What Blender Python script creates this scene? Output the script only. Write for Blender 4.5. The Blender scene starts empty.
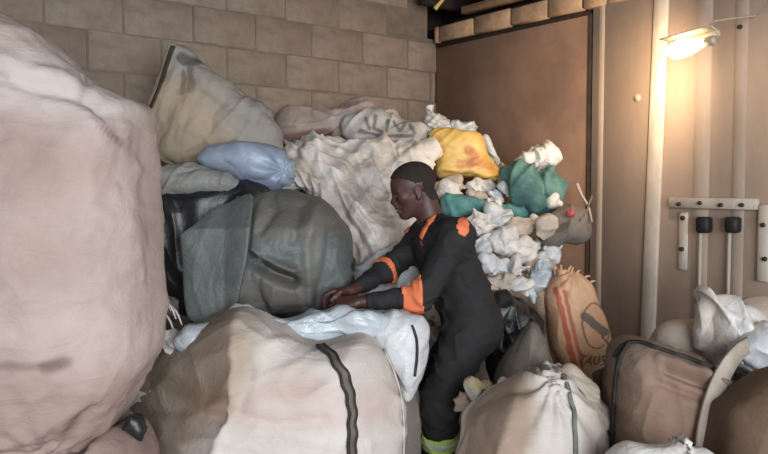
import bpy, math, random
import numpy as np
from mathutils import Vector
from mathutils.bvhtree import BVHTree

# ------------------------------------------------------------------ camera, world, light
SC = bpy.context.scene
COL = SC.collection
FPX, PITCH, CAMZ = 750.0, math.radians(3.0), 1.47
cam_d = bpy.data.cameras.new('camera')
cam_d.sensor_width = 36.0
cam_d.lens = FPX / 768.0 * 36.0
cam = bpy.data.objects.new('camera', cam_d)
COL.objects.link(cam)
cam.location = (0, 0, CAMZ)
cam.rotation_euler = (math.pi / 2 - PITCH, 0, 0)
SC.camera = cam

def lin(c):
    out = []
    for v in c[:3]:
        v = v / 255.0
        out.append(v / 12.92 if v <= 0.04045 else ((v + 0.055) / 1.055) ** 2.4)
    return tuple(out)

world = bpy.data.worlds.new('sky')
SC.world = world
world.use_nodes = True
bg = world.node_tree.nodes['Background']
bg.inputs[0].default_value = (0.90, 0.95, 1.0, 1)
bg.inputs[1].default_value = 0.85

def area_light(name, loc, target, sx, sy, power, color):
    d = bpy.data.lights.new(name, 'AREA')
    d.shape = 'RECTANGLE'
    d.size, d.size_y, d.energy, d.color = sx, sy, power, color
    o = bpy.data.objects.new(name, d)
    COL.objects.link(o)
    o.location = loc
    o.rotation_euler = (Vector(target) - Vector(loc)).to_track_quat('-Z', 'Y').to_euler()
    return o
# daylight through the open loading door behind the camera
area_light('doorway_daylight', (1.8, -3.2, 1.9), (-0.1, 3.6, 1.1), 4.0, 2.6, 400, (0.94, 0.97, 1.0))

SC.view_settings.view_transform = 'Standard'
SC.view_settings.look = 'None'
SC.view_settings.gamma = 1.0
SC.view_settings.use_curve_mapping = False
SC.view_settings.exposure = 0.0

# ------------------------------------------------------------------ helpers
CAM = np.array([0, 0, CAMZ])
FWD = np.array([0, math.cos(PITCH), -math.sin(PITCH)])
UPV = np.array([0, math.sin(PITCH), math.cos(PITCH)])
RGT = np.array([1.0, 0, 0])

def P(px, py, d):
    """world point seen at (px, py) at depth d"""
    px = np.asarray(px, float); py = np.asarray(py, float); d = np.asarray(d, float)
    v = FWD + RGT * ((px - 384) / FPX)[..., None] + UPV * ((227 - py) / FPX)[..., None]
    return CAM + v * d[..., None]

_rs = np.random.RandomState(7)
_perm = np.concatenate([_rs.permutation(256)] * 3)
_g = _rs.normal(size=(256, 3)); _g /= np.linalg.norm(_g, axis=1)[:, None]

def noise(p):
    p = np.asarray(p, float)
    i = np.floor(p).astype(int); f = p - i; i &= 255
    u = f * f * f * (f * (f * 6 - 15) + 10)
    r = 0
    for dx in (0, 1):
        wx = u[:, 0] if dx else 1 - u[:, 0]
        for dy in (0, 1):
            wy = u[:, 1] if dy else 1 - u[:, 1]
            for dz in (0, 1):
                wz = u[:, 2] if dz else 1 - u[:, 2]
                h = _perm[_perm[_perm[(i[:, 0] + dx) & 255] + ((i[:, 1] + dy) & 255)] + ((i[:, 2] + dz) & 255)]
                g = _g[h]
                r = r + wx * wy * wz * (g[:, 0] * (f[:, 0] - dx) + g[:, 1] * (f[:, 1] - dy) + g[:, 2] * (f[:, 2] - dz))
    return r * 1.6

def warp(p, s, a):
    return p + a * np.stack([noise(p * s + 11.3), noise(p * s + 47.1), noise(p * s + 83.7)], 1)

def crumple(p, s, seed):
    rs = np.random.RandomState(seed)
    q = warp(p * s, 0.6, 0.55)
    r = 0
    for k in range(7):
        d = rs.normal(size=3); d /= np.linalg.norm(d)
        x = q @ d * rs.uniform(0.5, 1.5) + rs.uniform(0, 9)
        w = np.abs((x % 2) - 1) * rs.uniform(0.7, 1.15)
        r = w if k == 0 else np.where(k % 2, np.maximum(r, w), np.minimum(r + .25, w + .35))
    return (r - r.mean()) * 1.7

def seg_dist(x, y, pts):
    d = np.full(x.shape, 1e9)
    for (ax, ay), (bx, by) in zip(pts[:-1], pts[1:]):
        ux, uy = bx - ax, by - ay
        t = np.clip(((x - ax) * ux + (y - ay) * uy) / (ux * ux + uy * uy + 1e-9), 0, 1)
        d = np.minimum(d, np.hypot(x - ax - t * ux, y - ay - t * uy))
    return d

def catmull(pts, n, closed=True):
    p = np.asarray(pts, float); m = len(p)
    out = []
    rng = range(m) if closed else range(m - 1)
    for i in rng:
        if closed:
            a, b, c, d = p[(i - 1) % m], p[i], p[(i + 1) % m], p[(i + 2) % m]
        else:
            a, b, c, d = p[max(i - 1, 0)], p[i], p[i + 1], p[min(i + 2, m - 1)]
        for k in range(12):
            t = k / 12
            out.append(0.5 * (2 * b + (c - a) * t + (2 * a - 5 * b + 4 * c - d) * t * t + (3 * b - a - 3 * c + d) * t ** 3))
    if not closed:
        out.append(p[-1])
    q = np.array(out)
    qq = np.vstack([q, q[:1]]) if closed else q
    L = np.concatenate([[0], np.cumsum(np.linalg.norm(np.diff(qq, axis=0), axis=1))])
    s = np.linspace(0, L[-1], n, endpoint=not closed)
    return np.stack([np.interp(s, L, qq[:, k]) for k in range(qq.shape[1])], 1)

def raw_mesh(name, verts, faces, smooth=True):
    """faces: list of int arrays (k,3) or (k,4)"""
    me = bpy.data.meshes.new(name)
    verts = np.asarray(verts, np.float32)
    me.vertices.add(len(verts)); me.vertices.foreach_set('co', verts.ravel())
    loops = np.concatenate([np.asarray(f, np.int32).ravel() for f in faces])
    tot = np.concatenate([np.full(len(f), np.asarray(f).shape[1], np.int32) for f in faces])
    me.loops.add(len(loops)); me.loops.foreach_set('vertex_index', loops)
    me.polygons.add(len(tot))
    st = np.concatenate([[0], np.cumsum(tot)[:-1]]).astype(np.int32)
    me.polygons.foreach_set('loop_start', st); me.polygons.foreach_set('loop_total', tot)
    me.update(calc_edges=True)
    me.validate()
    if smooth:
        me.polygons.foreach_set('use_smooth', np.ones(len(me.polygons), bool))
    return me

def tag(o, label=None, cat=None, group=None, kind=None):
    if label: o['label'] = label
    if cat: o['category'] = cat
    if group: o['group'] = group
    if kind: o['kind'] = kind
    return o

def link(name, verts, faces, mat, parent=None, smooth=True, origin=None):
    """one mesh object; vertices are given in world space"""
    verts = np.asarray(verts, float)
    if parent is not None:
        po = Vector((0, 0, 0)); q = parent
        while q is not None:
            po += q.location; q = q.parent
        org = np.array(po)
    else:
        lo, hi = verts.min(0), verts.max(0)
        org = np.array([(lo[0] + hi[0]) / 2, (lo[1] + hi[1]) / 2, lo[2]]) if origin is None else np.array(origin)
    me = raw_mesh(name, verts - org, faces, smooth)
    me.materials.append(mat)
    if 'uses_print' in mat:
        me.attributes.new('print', 'FLOAT_COLOR', 'POINT').data.foreach_set('color', np.zeros(len(verts) * 4, np.float32))
    o = bpy.data.objects.new(name, me)
    COL.objects.link(o)
    if parent is not None:
        o.parent = parent
    else:
        o.location = org
    return o

def empty(name, loc, label, cat, group=None, kind=None):
    o = bpy.data.objects.new(name, None)
    o.empty_display_size = 0.05
    COL.objects.link(o); o.location = loc
    return tag(o, label, cat, group, kind)

def normals(v, faces):
    n = np.zeros_like(v)
    for f in faces:
        a, b, c = v[f[:, 0]], v[f[:, 1]], v[f[:, 2]]
        fn = np.cross(b - a, c - a)
        if f.shape[1] == 4:
            fn = fn + np.cross(c - a, v[f[:, 3]] - a)
        for k in range(f.shape[1]):
            np.add.at(n, f[:, k], fn)
    return n / (np.linalg.norm(n, axis=1)[:, None] + 1e-12)

# ------------------------------------------------------------------ materials
def nodes(name):
    m = bpy.data.materials.new(name); m.use_nodes = True
    nt = m.node_tree
    b = nt.nodes['Principled BSDF']
    return m, nt, b

def mixc(nt, fac, a, b):
    n = nt.nodes.new('ShaderNodeMix'); n.data_type = 'RGBA'
    for sock, val in ((0, fac), (6, a), (7, b)):
        if hasattr(val, 'links') or isinstance(val, bpy.types.NodeSocket):
            nt.links.new(val, n.inputs[sock])
        elif sock == 0:
            n.inputs[0].default_value = val
        else:
            n.inputs[sock].default_value = (*val, 1)
    return n.outputs[2]

def tex(nt, scale, detail=4, rough=0.6, coord='Object', stretch=None, off=0.0, dist=0.0):
    tc = nt.nodes.new('ShaderNodeTexCoord')
    mp = nt.nodes.new('ShaderNodeMapping')
    nt.links.new(tc.outputs[coord], mp.inputs[0])
    mp.inputs['Location'].default_value = (off, off * 0.7, off * 1.3)
    if stretch: mp.inputs['Scale'].default_value = stretch
    n = nt.nodes.new('ShaderNodeTexNoise')
    nt.links.new(mp.outputs[0], n.inputs['Vector'])
    n.inputs['Scale'].default_value = scale; n.inputs['Detail'].default_value = detail
    n.inputs['Roughness'].default_value = rough; n.inputs['Distortion'].default_value = dist
    return n.outputs['Fac']

def ramp(nt, fac, a, b):
    r = nt.nodes.new('ShaderNodeMapRange')
    r.inputs['From Min'].default_value = a; r.inputs['From Max'].default_value = b
    r.interpolation_type = 'SMOOTHSTEP'
    nt.links.new(fac, r.inputs['Value'])
    return r.outputs[0]

def cloth(name, c1, c2, dirt=None, dirt_amt=0.5, rough=0.8, scale=6, off=0.0, weave=True, bump=0.25, spec=0.3, sat=0.72, wr=0.22):
    m, nt, b = nodes(name)
    ds = lambda c: tuple(sum(c) / 3 + (v - sum(c) / 3) * sat for v in c) if c else None
    c1, c2, dirt = ds(c1), ds(c2), ds(dirt)
    base = mixc(nt, ramp(nt, tex(nt, scale, 5, 0.6, off=off), 0.35, 0.65), lin(c1), lin(c2))
    if dirt:
        f = ramp(nt, tex(nt, scale * 0.7, 6, 0.7, off=off + 5.0, dist=0.6), 0.5, 0.75)
        mm = nt.nodes.new('ShaderNodeMath'); mm.operation = 'MULTIPLY'
        nt.links.new(f, mm.inputs[0]); mm.inputs[1].default_value = dirt_amt
        base = mixc(nt, mm.outputs[0], base, lin(dirt))
    at = nt.nodes.new('ShaderNodeAttribute'); at.attribute_name = 'print'; m['uses_print'] = 1
    base = mixc(nt, at.outputs['Alpha'], base, at.outputs['Color'])
    nt.links.new(base, b.inputs['Base Color'])
    b.inputs['Roughness'].default_value = rough
    b.inputs['Specular IOR Level'].default_value = spec
    bp = nt.nodes.new('ShaderNodeBump'); bp.inputs['Strength'].default_value = bump
    bp.inputs['Distance'].default_value = 0.004
    h = tex(nt, 90 if weave else 45, 3, 0.7, off=off)
    nt.links.new(h, bp.inputs['Height'])
    # fine creases
    cz = tex(nt, 9 if weave else 12, 4, 0.6, off=off + 2, dist=0.7, stretch=(1.0, 1.0, 2.2) if weave else None)
    a = nt.nodes.new('ShaderNodeMath'); a.operation = 'SUBTRACT'; nt.links.new(cz, a.inputs[0]); a.inputs[1].default_value = 0.5
    a2 = nt.nodes.new('ShaderNodeMath'); a2.operation = 'ABSOLUTE'; nt.links.new(a.outputs[0], a2.inputs[0])
    b2 = nt.nodes.new('ShaderNodeBump'); b2.inputs['Strength'].default_value = wr; b2.inputs['Distance'].default_value = 0.045
    nt.links.new(a2.outputs[0], b2.inputs['Height']); nt.links.new(bp.outputs[0], b2.inputs['Normal'])
    nt.links.new(b2.outputs[0], b.inputs['Normal'])
    return m

def plain(name, c, rough=0.6, metal=0.0, var=0.15, scale=8, bump=0.1, c2=None, stretch=None, emit=None):
    m, nt, b = nodes(name)
    c2 = c2 or tuple(v * (1 - var) for v in c)
    base = mixc(nt, ramp(nt, tex(nt, scale, 6, 0.65, stretch=stretch), 0.3, 0.7), lin(c), lin(c2))
    nt.links.new(base, b.inputs['Base Color'])
    b.inputs['Roughness'].default_value = rough
    b.inputs['Metallic'].default_value = metal
    bp = nt.nodes.new('ShaderNodeBump'); bp.inputs['Strength'].default_value = bump
    bp.inputs['Distance'].default_value = 0.005
    nt.links.new(tex(nt, scale * 8, 4, 0.7), bp.inputs['Height'])
    nt.links.new(bp.outputs[0], b.inputs['Normal'])
    if emit:
        b.inputs['Emission Color'].default_value = (*emit[0], 1)
        b.inputs['Emission Strength'].default_value = emit[1]
    return m

# ------------------------------------------------------------------ soft bags and sheets
SURF = {}      # object name -> BVH of its surface in world space

def px_mask_stroke(pts, w, soft=1.0, amt=1.0):
    return lambda x, y: amt * np.clip((w / 2 + soft - seg_dist(x, y, pts)) / soft, 0, 1)

def px_mask_ell(cx, cy, rx, ry, soft=0.4, amt=1.0):
    return lambda x, y: amt * np.clip((1 + soft - np.hypot((x - cx) / rx, (y - cy) / ry)) / soft, 0, 1)

def bag(name, pts, D, tf, tb, mat, label=None, cat=None, group=None, n=2.3, ctr=None, tilt=(0, 0), dfun=None,
        disp=(), paint=(), seg=(120, 34, 12), parent=None, seed=0, kind=None):
    """A closed, stuffed or rumpled soft body. pts: its outline, placed at depth D;
    tf / tb: how far it swells towards and away from the viewer's side (m)."""
    N, M, B = seg
    o = catmull(pts, N)
    if ctr is None:
        x, y = o[:, 0], o[:, 1]; x1, y1 = np.roll(x, -1), np.roll(y, -1)
        cr = x * y1 - x1 * y; A = cr.sum() / 2
        c = np.array([((x + x1) * cr).sum(), ((y + y1) * cr).sum()]) / (6 * A)
    else:
        c = np.array(ctr, float)
    area = (o[:, 0] * np.roll(o[:, 1], -1) - np.roll(o[:, 0], -1) * o[:, 1]).sum()
    if area < 0: o = o[::-1]
    a = 2.0 / n
    th = np.concatenate([np.linspace(0, math.pi / 2, M + 1)[1:], np.linspace(math.pi / 2, math.pi, B + 1)[1:-1]])
    s = np.sin(th) ** a
    h = np.sign(np.cos(th)) * np.abs(np.cos(th)) ** a
    h = np.where(h > 0, h * tf, h * tb)
    h[M - 1] = 0
    q = c + (o[None] - c) * s[:, None, None]
    q = q.reshape(-1, 2); hh = np.repeat(h, N)
    q = np.vstack([c, q, c]); hh = np.concatenate([[tf], hh, [-tb]])
    d = D + (q[:, 0] - c[0]) / 100 * tilt[0] + (q[:, 1] - c[1]) / 100 * tilt[1]
    if dfun is not None: d = d + dfun(q[:, 0], q[:, 1])
    v = P(q[:, 0], q[:, 1], d) - FWD * hh[:, None]
    R = len(th)
    i = np.arange(N); j = (i + 1) % N
    tri1 = np.stack([np.zeros(N, int), 1 + i, 1 + j], 1)
    quads = np.concatenate([np.stack([1 + k * N + i, 1 + (k + 1) * N + i, 1 + (k + 1) * N + j, 1 + k * N + j], 1) for k in range(R - 1)])
    last = 1 + R * N
    tri2 = np.stack([np.full(N, last), 1 + (R - 1) * N + j, 1 + (R - 1) * N + i], 1)
    faces = [tri1, quads, tri2]
    nr = normals(v, faces)
    if (nr[0] @ FWD) > 0:
        faces = [f[:, ::-1] for f in faces]; nr = -nr
    mpp = D / FPX
    L = np.stack([(q[:, 0] - c[0]) * mpp, (q[:, 1] - c[1]) * mpp, hh], 1) + seed * 3.17
    amp = np.zeros(len(v))
    for dd in disp:
        k = dd[0]
        if k == 'n': amp += dd[2] * noise(L * dd[1])
        elif k == 'b': amp += dd[2] * (np.abs(noise(warp(L * dd[1], 0.7, 0.4))) * 2 - 0.5)
        elif k == 'r': amp += dd[2] * ((1 - np.abs(noise(warp(L * dd[1], 0.7, 0.5))) * 1.6) ** 3 - 0.3)
        elif k == 'c': amp += dd[2] * crumple(L, dd[1], seed + 3)
        elif k == 'd':      # folds running along an angle
            an = math.radians(dd[1]); fr = dd[2]
            W = warp(L, 3.0, dd[4] if len(dd) > 4 else 0.08)
            al = W[:, 0] * math.cos(an) - W[:, 1] * math.sin(an)
            ac = W[:, 0] * math.sin(an) + W[:, 1] * math.cos(an)
            z = noise(np.stack([al * fr * 0.16, ac * fr, W[:, 2] * fr * 0.2], 1) + seed)
            amp += dd[3] * ((1 - np.abs(z) * 1.8) ** 2 - 0.35)
        elif k == 'g': amp += dd[3] * np.exp(-(seg_dist(q[:, 0], q[:, 1], dd[1]) / dd[2]) ** 2)
        elif k == 'rad':
            ang = np.arctan2(q[:, 1] - dd[2], q[:, 0] - dd[1]); rr = np.hypot(q[:, 1] - dd[2], q[:, 0] - dd[1])
            amp += dd[4] * np.sin(ang * dd[3] + 1.5 * noise(L * 6)) * np.exp(-rr / dd[5]) * np.clip(rr / 4, 0, 1)
    v = v + nr * amp[:, None]
    v[:, 2] = np.maximum(v[:, 2], 0.004)
    ob = link(name, v, faces, mat, parent)
    if label: tag(ob, label, cat, group, kind)
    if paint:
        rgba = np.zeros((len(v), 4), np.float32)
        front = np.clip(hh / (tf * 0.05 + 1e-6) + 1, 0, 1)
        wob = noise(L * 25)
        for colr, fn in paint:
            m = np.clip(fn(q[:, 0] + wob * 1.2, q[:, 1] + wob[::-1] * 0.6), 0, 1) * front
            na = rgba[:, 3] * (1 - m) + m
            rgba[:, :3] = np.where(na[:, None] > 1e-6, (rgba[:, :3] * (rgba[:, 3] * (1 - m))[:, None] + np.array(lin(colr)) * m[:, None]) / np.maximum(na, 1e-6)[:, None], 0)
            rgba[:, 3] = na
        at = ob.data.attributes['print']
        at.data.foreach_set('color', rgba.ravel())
    polys = [tuple(int(z) for z in r) for f in faces for r in f]
    SURF[ob.name] = (v, polys)
    return ob

def bvh(ob):
    s = SURF[ob.name]
    if isinstance(s, tuple):
        s = BVHTree.FromPolygons([tuple(r) for r in s[0]], s[1]); SURF[ob.name] = s
    return s

def on_surface(ob, pts, n):
    """points of a polyline laid on a bag, with the surface normals"""
    t = bvh(ob); q = catmull(pts, n, closed=False)
    out = []; dl = None
    for x, y in q:
        w = P(x, y, 1.0) - CAM
        hit = t.ray_cast(Vector(CAM), Vector(w).normalized())
        if hit[0] is not None:
            out.append([np.array(hit[0]), np.array(hit[1])])
        else:
            nn = t.find_nearest(Vector(P(x, y, dl or 3.0)))
            out.append([np.array(nn[0]), np.array(nn[1])])
        dl = float((out[-1][0] - CAM) @ FWD)
    p = np.array([a[0] for a in out]); nr = np.array([a[1] for a in out])
    for _ in range(2):
        p[1:-1] = (p[:-2] + 2 * p[1:-1] + p[2:]) / 4
        nr[1:-1] = (nr[:-2] + 2 * nr[1:-1] + nr[2:]) / 4
    nr /= np.linalg.norm(nr, axis=1)[:, None]
    return p, nr

def ribbon(name, p, nr, width, thick, mat, parent=None, lift=0.004, wave=0.0):
    n = len(p)
    t = np.gradient(p, axis=0); t /= np.linalg.norm(t, axis=1)[:, None] + 1e-9
    s = np.cross(t, nr); s /= np.linalg.norm(s, axis=1)[:, None] + 1e-9
    p = p + nr * lift
    if wave:
        p = p + s * (wave * np.sin(np.arange(n) * 0.7))[:, None]
    prof = [(-.5, 0), (-.42, 1), (0, .75), (.42, 1), (.5, 0), (0, -.3)]
    k = len(prof)
    v = np.concatenate([p + s * (a * width) + nr * (b * thick) for a, b in prof])
    v = v.reshape(k, n, 3).transpose(1, 0, 2).reshape(-1, 3)
    i = np.arange(n - 1)
    qd = np.concatenate([np.stack([i * k + a, i * k + (a + 1) % k, (i + 1) * k + (a + 1) % k, (i + 1) * k + a], 1) for a in range(k)])
    caps = np.array([[0, 5, 2, 1], [2, 5, 4, 3]]); cap2 = caps[:, ::-1] + (n - 1) * k
    return link(name, v, [qd, caps, cap2], mat, parent)

def strap(name, ob, pts, width, mat, thick=0.006, n=40, lift=0.003, wave=0.0):
    p, nr = on_surface(ob, pts, n)
    return ribbon(name, p, nr, width, thick, mat, ob, lift, wave)

def tube(name, pts, r, mat, parent=None, seg=10, n=None, r2=None, smooth_path=True):
    p = np.asarray(pts, float)
    if smooth_path and len(p) > 2: p = catmull(p, n or len(p) * 6, closed=False)
    n = len(p); t = np.gradient(p, axis=0); t /= np.linalg.norm(t, axis=1)[:, None]
    ref = np.array([0, 0, 1.0]) if abs(t[0][2]) < 0.9 else np.array([1.0, 0, 0])
    s = np.cross(t, ref); s /= np.linalg.norm(s, axis=1)[:, None]; u = np.cross(s, t)
    rad = np.linspace(r, r if r2 is None else r2, n)
    an = np.linspace(0, 2 * math.pi, seg, endpoint=False)
    v = (p[:, None] + rad[:, None, None] * (np.cos(an)[None, :, None] * s[:, None] + np.sin(an)[None, :, None] * u[:, None])).reshape(-1, 3)
    v = np.vstack([v, p[:1], p[-1:]])
    i = np.arange(n - 1)[:, None] * seg; a = np.arange(seg)[None]; b = (a + 1) % seg
    qd = np.stack([(i + a), (i + b), (i + seg + b), (i + seg + a)], -1).reshape(-1, 4)
    a = np.arange(seg); b = (a + 1) % seg
    c1 = np.stack([np.full(seg, n * seg), b, a], 1); c2 = np.stack([np.full(seg, n * seg + 1), (n - 1) * seg + a, (n - 1) * seg + b], 1)
    return link(name, v, [qd, c1, c2], mat, parent)

def box_frame(org, ex, ey, ez, lo, hi, bev=0.006, jit=0.0, rs=None):
    """bevelled box spanning lo..hi in the frame (org; ex, ey, ez): verts, faces"""
    lo = np.array(lo, float); hi = np.array(hi, float)
    b = min(bev, *(abs(hi - lo) / 3))
    V = []; idx = {}
    for sx in (0, 1):
        for sy in (0, 1):
            for sz in (0, 1):
                for ax in range(3):
                    c = np.where([sx, sy, sz], hi, lo).astype(float)
                    inw = np.where([sx, sy, sz], -b, b)
                    m = inw.copy(); m[ax] = 0
                    idx[(sx, sy, sz, ax)] = len(V); V.append(c + m)
    V = np.array(V)
    if jit and rs is not None: V = V + rs.uniform(-jit, jit, V.shape)
    F4 = []; F3 = []
    for ax in range(3):
        o1, o2 = [(1, 2), (2, 0), (0, 1)][ax]
        for sd in (0, 1):
            loop = []
            for u, w in ((0, 0), (1, 0), (1, 1), (0, 1)):
                k = [0, 0, 0]; k[ax] = sd; k[o1] = u; k[o2] = w
                loop.append(idx[(*k, ax)])
            F4.append(loop if sd else loop[::-1])
    for ax in range(3):          # edges running along ax
        o1, o2 = [(1, 2), (2, 0), (0, 1)][ax]
        for u in (0, 1):
            for w in (0, 1):
                k0 = [0, 0, 0]; k0[o1] = u; k0[o2] = w; k1 = list(k0); k1[ax] = 1
                f = [idx[(*k0, o1)], idx[(*k1, o1)], idx[(*k1, o2)], idx[(*k0, o2)]]
                F4.append(f if (u + w) % 2 else f[::-1])
    for sx in (0, 1):
        for sy in (0, 1):
            for sz in (0, 1):
                f = [idx[(sx, sy, sz, a)] for a in range(3)]
                F3.append(f if (sx + sy + sz) % 2 else f[::-1])
    W = np.array(org) + V[:, :1] * ex + V[:, 1:2] * ey + V[:, 2:] * ez
    F4 = np.array(F4); F3 = np.array(F3)
    if np.dot(np.cross(ex, ey), ez) < 0: F4 = F4[:, ::-1]; F3 = F3[:, ::-1]
    return W, [F4, F3]

X, Y, Z = np.eye(3)
def boxo(name, org, ex, ey, ez, lo, hi, mat, parent=None, bev=0.006, jit=0.0, rs=None):
    v, f = box_frame(org, ex, ey, ez, lo, hi, bev, jit, rs)
    return link(name, v, f, mat, parent, smooth=False)

# ------------------------------------------------------------------ the room
CORNER = np.array([0.38, 5.4, 0.0])
aR = math.radians(38.2)
DR = np.array([math.sin(aR), -math.cos(aR), 0]); NR = np.array([-math.cos(aR), -math.sin(aR), 0])   # right wall: along, into the room
DL = np.array([-math.cos(aR), -math.sin(aR), 0]); NL = np.array([math.sin(aR), -math.cos(aR), 0])   # block wall: along, into the room

def wall_px(px, py, which='R', off=0.0):
    """(distance along the wall, height) of the wall point seen at a pixel"""
    d, nn = (DR, NR) if which == 'R' else (DL, NL)
    w = P(px, py, 1.0) - CAM
    k = ((CORNER + nn * off - CAM) @ nn) / (w @ nn)
    p = CAM + w * k
    return float((p - CORNER) @ d), float(p[2])

M_floor = plain('dusty_concrete', (112, 98, 86), 0.9, scale=3, c2=(84, 72, 62), bump=0.4)
M_mortar = plain('mortar', (136, 122, 110), 0.95, scale=12, bump=0.4)

def block_mat():
    m, nt, b = nodes('concrete_block')
    oi = nt.nodes.new('ShaderNodeObjectInfo')
    base = mixc(nt, ramp(nt, tex(nt, 9, 6, 0.7), 0.3, 0.7), lin((156, 142, 130)), lin((134, 121, 110)))
    mr = nt.nodes.new('ShaderNodeMapRange'); nt.links.new(oi.outputs['Random'], mr.inputs['Value'])
    mr.inputs['To Min'].default_value = 0.0; mr.inputs['To Max'].default_value = 0.3
    base = mixc(nt, mr.outputs[0], base, lin((132, 114, 100)))
    dust = ramp(nt, tex(nt, 1.3, 4, 0.6, coord='Generated', off=2), 0.45, 0.8)
    base = mixc(nt, dust, base, lin((126, 109, 95)))
    nt.links.new(base, b.inputs['Base Color']); b.inputs['Roughness'].default_value = 0.85
    b.inputs['Specular IOR Level'].default_value = 0.1
    bp = nt.nodes.new('ShaderNodeBump'); bp.inputs['Strength'].default_value = 0.5; bp.inputs['Distance'].default_value = 0.006
    nt.links.new(tex(nt, 70, 5, 0.75), bp.inputs['Height']); nt.links.new(bp.outputs[0], b.inputs['Normal'])
    return m
M_block = block_mat()
M_panel = plain('brown_board', (152, 120, 100), 0.75, scale=2.2, c2=(122, 96, 80), bump=0.15)
M_steel = plain('painted_steel', (184, 163, 147), 0.7, scale=2.0, c2=(162, 141, 126), bump=0.25, stretch=(1, 1, 0.35))
M_rib = plain('painted_steel_rib', (178, 160, 146), 0.65, scale=4, c2=(160, 142, 128), stretch=(1, 1, 0.3))
M_pale = plain('pale_paint', (200, 190, 178), 0.7, scale=7, c2=(172, 160, 148), stretch=(1, 1, 0.4))
M_timber = plain('pale_timber', (176, 146, 112), 0.8, scale=6, c2=(140, 110, 80), stretch=(1, 1, 4))
M_brick = plain('pale_brick', (186, 155, 124), 0.9, scale=10, c2=(150, 120, 94), bump=0.4)
M_dark = plain('dark_timber', (44, 32, 25), 0.9, scale=6, c2=(28, 20, 16))
M_black = plain('black_rubber', (30, 30, 30), 0.6, scale=20)
M_bolt = plain('rusty_bolt', (62, 52, 46), 0.6, 0.4, scale=30)

fl = boxo('floor', (0, 0, 0), X, Y, Z, (-4.2, -5.5, -0.1), (4.5, 6.2, 0.0), M_floor, bev=0.001)
tag(fl, 'dusty brown concrete floor of the store', 'floor', kind='structure')
ce = boxo('ceiling', (0, 0, 0), X, Y, Z, (-4.2, -2.2, 3.05), (4.5, 6.6, 3.13), M_dark, bev=0.001)
tag(ce, 'dark boarded roof over the store', 'ceiling', kind='structure')
for k in range(7):
    boxo('rafter', (0, 0, 0), X, Y, Z, (-3.6 + k * 1.2, -2.2, 2.93), (-3.52 + k * 1.2, 4.0 if k != 3 else 4.4, 3.049), M_dark, ce)

# block wall, every visible block a part
wb = boxo('wall_left', CORNER, DL, NL, Z, (-0.02, -0.22, 0), (4.6, -0.007, 2.52), M_mortar, bev=0.001)
tag(wb, 'wall of grey brown concrete blocks behind the heap', 'wall', kind='structure')
boxo('gap_blocker', CORNER, DL, NL, Z, (-0.7, -0.5, 2.45), (0.3, -0.23, 3.06), M_dark, wb, bev=0.001)  # added dark box that blocks sky light leaking past the wall corner
boxo('mortar', CORNER, DL, NL, Z, (0.09, -0.22, 2.52), (4.6, -0.007, 3.06), M_mortar, wb, bev=0.001)
rs = np.random.RandomState(3)
CH, BW = 0.2067, 0.393
bm_cache = []
for k in range(4):
    v, f = box_frame((0, 0, 0), X, Y, Z, (-0.193, -0.1, -0.0995), (0.193, 0.0, 0.0995), 0.005, 0.003, rs)
    me = raw_mesh('block', v, f, False); me.materials.append(M_block); bm_cache.append(me)
rotL = math.atan2(DL[1], DL[0])
for r in range(-7, 3):
    z0 = 2.49 + r * CH + CH / 2
    s0 = (0.27 if r % 2 else 0.065) - BW
    k = 0
    while s0 < 3.7:
        s1 = s0 + BW
        c0 = s0 if s0 > 0 else 0.0
        skip = (r >= 0 and c0 < 0.07) or (s1 - c0 < 0.03)
        if not skip:
            mid = CORNER + DL * ((c0 + s1) / 2) + NL * rs.uniform(-0.004, 0.003) + Z * (z0 + rs.uniform(-.003, .003))
            o = bpy.data.objects.new('block', bm_cache[rs.randint(4)])
            COL.objects.link(o); o.parent = wb
            o.location = Vector(mid) - wb.location
            o.rotation_euler = (rs.uniform(-.006, .006), rs.uniform(-.01, .01), rotL + math.pi)
            o.rotation_euler[2] = rotL
            o.scale = ((s1 - c0 - 0.012) / 0.38, -1 if False else 1, 1)
        s0 = s1

# right wall: brown board, lintel bricks, post, painted steel side
wr = boxo('wall_right', CORNER, DR, NR, Z, (-0.25, -0.22, 0), (4.8, 0.0, 2.6), M_dark, bev=0.001)
tag(wr, 'right hand wall of brown board and painted steel', 'wall', kind='structure')
boxo('panel', CORNER, DR, NR, Z, (0.0, 0.0, 0.0), (1.36, 0.012, 2.485), M_panel, wr, bev=0.003)
boxo('void_backing', CORNER, DR, NR, Z, (-0.4, -0.45, 2.6), (4.8, -0.25, 3.06), M_dark, wr)  # dark board added in place of the unlit void under the roof
# steel side with shallow upright ribs
sp = boxo('steel_panel', CORNER, DR, NR, Z, (1.36, 0.0, 0.0), (4.8, 0.05, 3.04), M_steel, wr, bev=0.004)
for x0, x1, mt, pr in ((603, 609, M_rib, .0015), (700, 716, M_rib, .002), (739, 752, M_rib, .003), (790, 806, M_rib, .003)):
    t0, t1 = wall_px(x0, 100)[0], wall_px(x1, 100)[0]
    boxo('rib', CORNER, DR, NR, Z, (t0, 0.048, 0.0), (t1, 0.05 + pr, 3.03), mt, sp, bev=0.001)
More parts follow.
